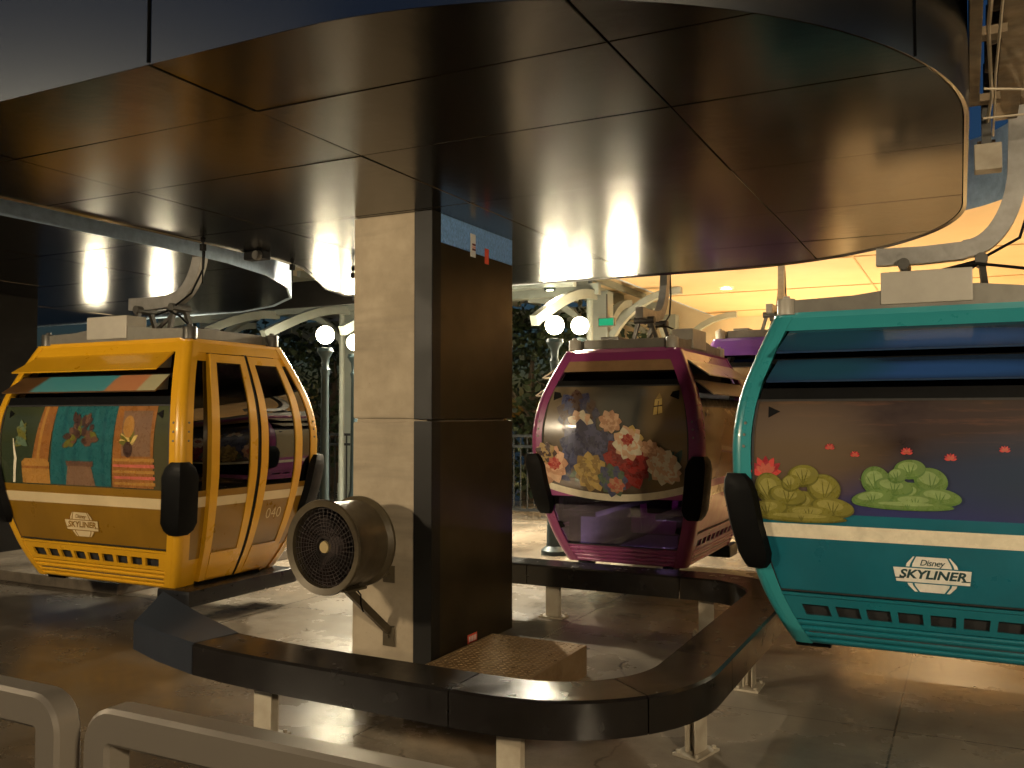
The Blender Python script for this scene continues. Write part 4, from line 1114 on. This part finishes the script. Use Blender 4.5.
def tree(x, y, h, rad, seed, label, n=2600):
    g = random.Random(seed); T = thing('tree', label, 'tree', (x, y, 0), 0, 'trees beyond the fence')
    bm = bmesh.new(); tube(bm, [(0, 0, 0), (.05, .02, h*.25), (-.04, .05, h*.5), (.06, 0, h*.8)], [.20, .16, .11, .03], 9)
    ends = []
    for k in range(11):
        a = g.uniform(0, 2*PI); z = h*g.uniform(.18, .6); e = Vector((rad*.75*math.cos(a), rad*.75*math.sin(a), z+h*g.uniform(.08, .3))); ends.append(e)
        tube(bm, [(0, 0, z), (e.x*.5, e.y*.5, z+(e.z-z)*.6), e], [.06, .04, .012], 6)
    obj('trunk', bm, M['bark'], T, smooth=True)
    bm = bmesh.new(); cl = []
    for k in range(46):
        a = g.uniform(0, 2*PI); u = g.uniform(.12, 1.0); rr = rad*math.sqrt(g.random())*(1.05-.55*abs(u-.45))
        cl.append((Vector((rr*math.cos(a), rr*math.sin(a), h*u)), rad*g.uniform(.18, .36)))
    for i in range(n):
        c, s = g.choice(cl); d = Vector((g.gauss(0, 1), g.gauss(0, 1), g.gauss(0, .8))); p = c + d*s*.6
        L, W = g.uniform(.10, .22), g.uniform(.03, .06)
        t = Vector((g.gauss(0, 1), g.gauss(0, 1), g.gauss(-.3, .7))).normalized(); q = t.orthogonal().normalized(); q = Matrix.Rotation(g.uniform(0, 6.28), 3, t) @ q
        vs = [bm.verts.new(p), bm.verts.new(p+t*L*.5+q*W), bm.verts.new(p+t*L), bm.verts.new(p+t*L*.5-q*W)]
        bm.faces.new(vs)
    obj('crown', bm, M['leaf'], T, smooth='keep')
tree(-9.4, 14.6, 3.3, 1.4, 1, 'dark leafy tree between the orange cabin and the column')
tree(-11.9, 15.2, 3.4, 1.5, 2, 'dark leafy tree behind the orange cabin roof')
tree(-5.9, 14.6, 3.1, 1.3, 3, 'dark leafy tree between the column and the plum cabin', 3400)
tree(-7.4, 15.4, 3.4, 1.5, 4, 'dark leafy tree hidden mostly behind the concrete column')
tree(-14.5, 15.5, 3.6, 1.6, 6, 'dark leafy tree farthest to the left beyond the fence')

# low concrete kerb under the orange cabin
bm = bmesh.new(); box(bm, (-11, 5.6, 0), (-6.75, 7.9, .10), bev=.015); tag(obj('kerb', bm, pmat('dark_kerb_concrete', (.12, .095, .065), .7, 0, (.07, .055, .038))), kind='structure')

# dry leaf litter
bm = bmesh.new(); g = random.Random(11)
for i in range(150):
    x, y = g.uniform(-6.0, -3.75), g.uniform(4.2, 9)
    if i > 110: x, y = g.uniform(-2, 1.5), g.uniform(2.5, 7.5)
    s = g.uniform(.008, .026); a = g.uniform(0, 6.28)
    vs = [bm.verts.new((x+s*math.cos(a+t)*k, y+s*math.sin(a+t)*k, .004+g.uniform(0, .008))) for t, k in ((0, 1.2), (1.6, .6), (3.1, 1.1), (4.6, .5))]
    bm.faces.new(vs)
tag(obj('leaf_litter', bm, M['litter']), 'scattered dry leaf bits on the concrete floor around the column', 'litter', kind='stuff')

# lamp posts on the queue side behind the photographer
for (x, y, z, wt, lab) in ((2.8, -1.2, 2.75, 1650, 'globe lamp post on the queue side behind the handrails, right one'), (-6.4, -.6, 2.75, 1300, 'globe lamp post on the queue side behind the handrails, left one')):
    lamp(x, y, z, lab); plight('globe_light', (x, y, z), wt, (1, .80, .53), .17)
# downlights under the station roof
def spot(loc, watts, ang, col=(1, .70, .36), r=.07):
    l = bpy.data.lights.new('downlight_beam', 'SPOT'); l.energy = watts; l.color = col; l.spot_size = R(ang); l.spot_blend = .7; l.shadow_soft_size = r
    o = bpy.data.objects.new('downlight_beam', l); COL.objects.link(o); o.location = loc; return o
for (x, y) in ((-3.18, 13.4), (-.2, 13.2), (-3.0, 17.5), (1.8, 16.5), (-1.2, 20)):
    spot((x, y, ZR-.03), 380, 140)
for (x, y, wt) in ((-6.3, 9.92, 420), (-4.95, 10.92, 300), (-7.6, 10.92, 150)):  # spots added under the trellis to brighten the floor behind the column
    o = spot((x, y, 3.25), wt, 150, (1, .88, .66)); o.rotation_euler = (R(-24), 0, 0)
# unseen uplights added to wash the plaster ceiling
for (x, y, wt, lab) in ((-2.2, 15.2, 210, 'small black uplight added to wash the plaster ceiling behind the plum cabin'), (.9, 11.0, 80, 'small black uplight added on the floor behind the turquoise cabin'), (-2.6, 19.5, 300, 'small black uplight added near the rear wall below the ceiling'), (3.2, 8.6, 60, 'small black uplight added on the floor right of the turquoise cabin')):
    U = thing('fill_uplight', lab, 'fill_uplight', (x, y, 0), 0, 'added uplights under the station roof')
    bm = bmesh.new(); lathe(bm, [(0, 0), (.12, 0), (.12, .03), (.09, .05), (.09, .20), (.08, .20), (.08, .14), (0, .14)], 20); obj('housing', bm, M['black'], U, smooth=True)
    bm = bmesh.new(); lathe(bm, [(0, .142), (.078, .142), (.078, .15), (0, .15)], 20); obj('lamp_lens', bm, M['downlight'], U)
    o = spot((x, y, .23), wt, 140); o.rotation_euler = (PI, 0, 0)

# ------------------------------------------------------------------ sky, sun, camera
wd = bpy.data.worlds.new('World'); sc.world = wd; wd.use_nodes = True
nt = wd.node_tree; nt.nodes.clear()
sky = nt.nodes.new('ShaderNodeTexSky'); sky.sky_type = 'NISHITA'; sky.sun_disc = False
SE, SR = 1.0, 30.0
sky.sun_elevation = R(SE); sky.sun_rotation = R(SR); sky.ozone_density = 4; sky.dust_density = .2
bg = nt.nodes.new('ShaderNodeBackground'); bg.inputs[1].default_value = .014
o_ = nt.nodes.new('ShaderNodeOutputWorld'); nt.links.new(sky.outputs[0], bg.inputs[0]); nt.links.new(bg.outputs[0], o_.inputs[0])
sl = bpy.data.lights.new('sun', 'SUN'); sl.energy = .03; sl.angle = R(10); sl.color = (.8, .88, 1)
so = bpy.data.objects.new('sun', sl); COL.objects.link(so)
d = Vector((math.sin(R(SR))*math.cos(R(SE)), math.cos(R(SR))*math.cos(R(SE)), math.sin(R(SE)+.2)))
so.rotation_euler = d.to_track_quat('Z', 'Y').to_euler(); so.location = (0, -20, 12)

cd = bpy.data.cameras.new('camera'); cd.sensor_width = 36; cd.lens = 36*900/1024; cd.clip_end = 500; cd.clip_start = .05
co = bpy.data.objects.new('camera', cd); COL.objects.link(co)
co.location = (0, 0, 1.6); co.rotation_euler = (R(90+1.97), 0, R(26.8)); sc.camera = co
sc.view_settings.view_transform = 'Standard'; sc.view_settings.look = 'None'; sc.view_settings.exposure = 2.25; sc.view_settings.gamma = 1
sc.view_settings.use_curve_mapping = False
sc.cycles.max_bounces = 8; sc.cycles.use_denoising = True; sc.cycles.transparent_max_bounces = 16
sc.cycles.sample_clamp_indirect = 6
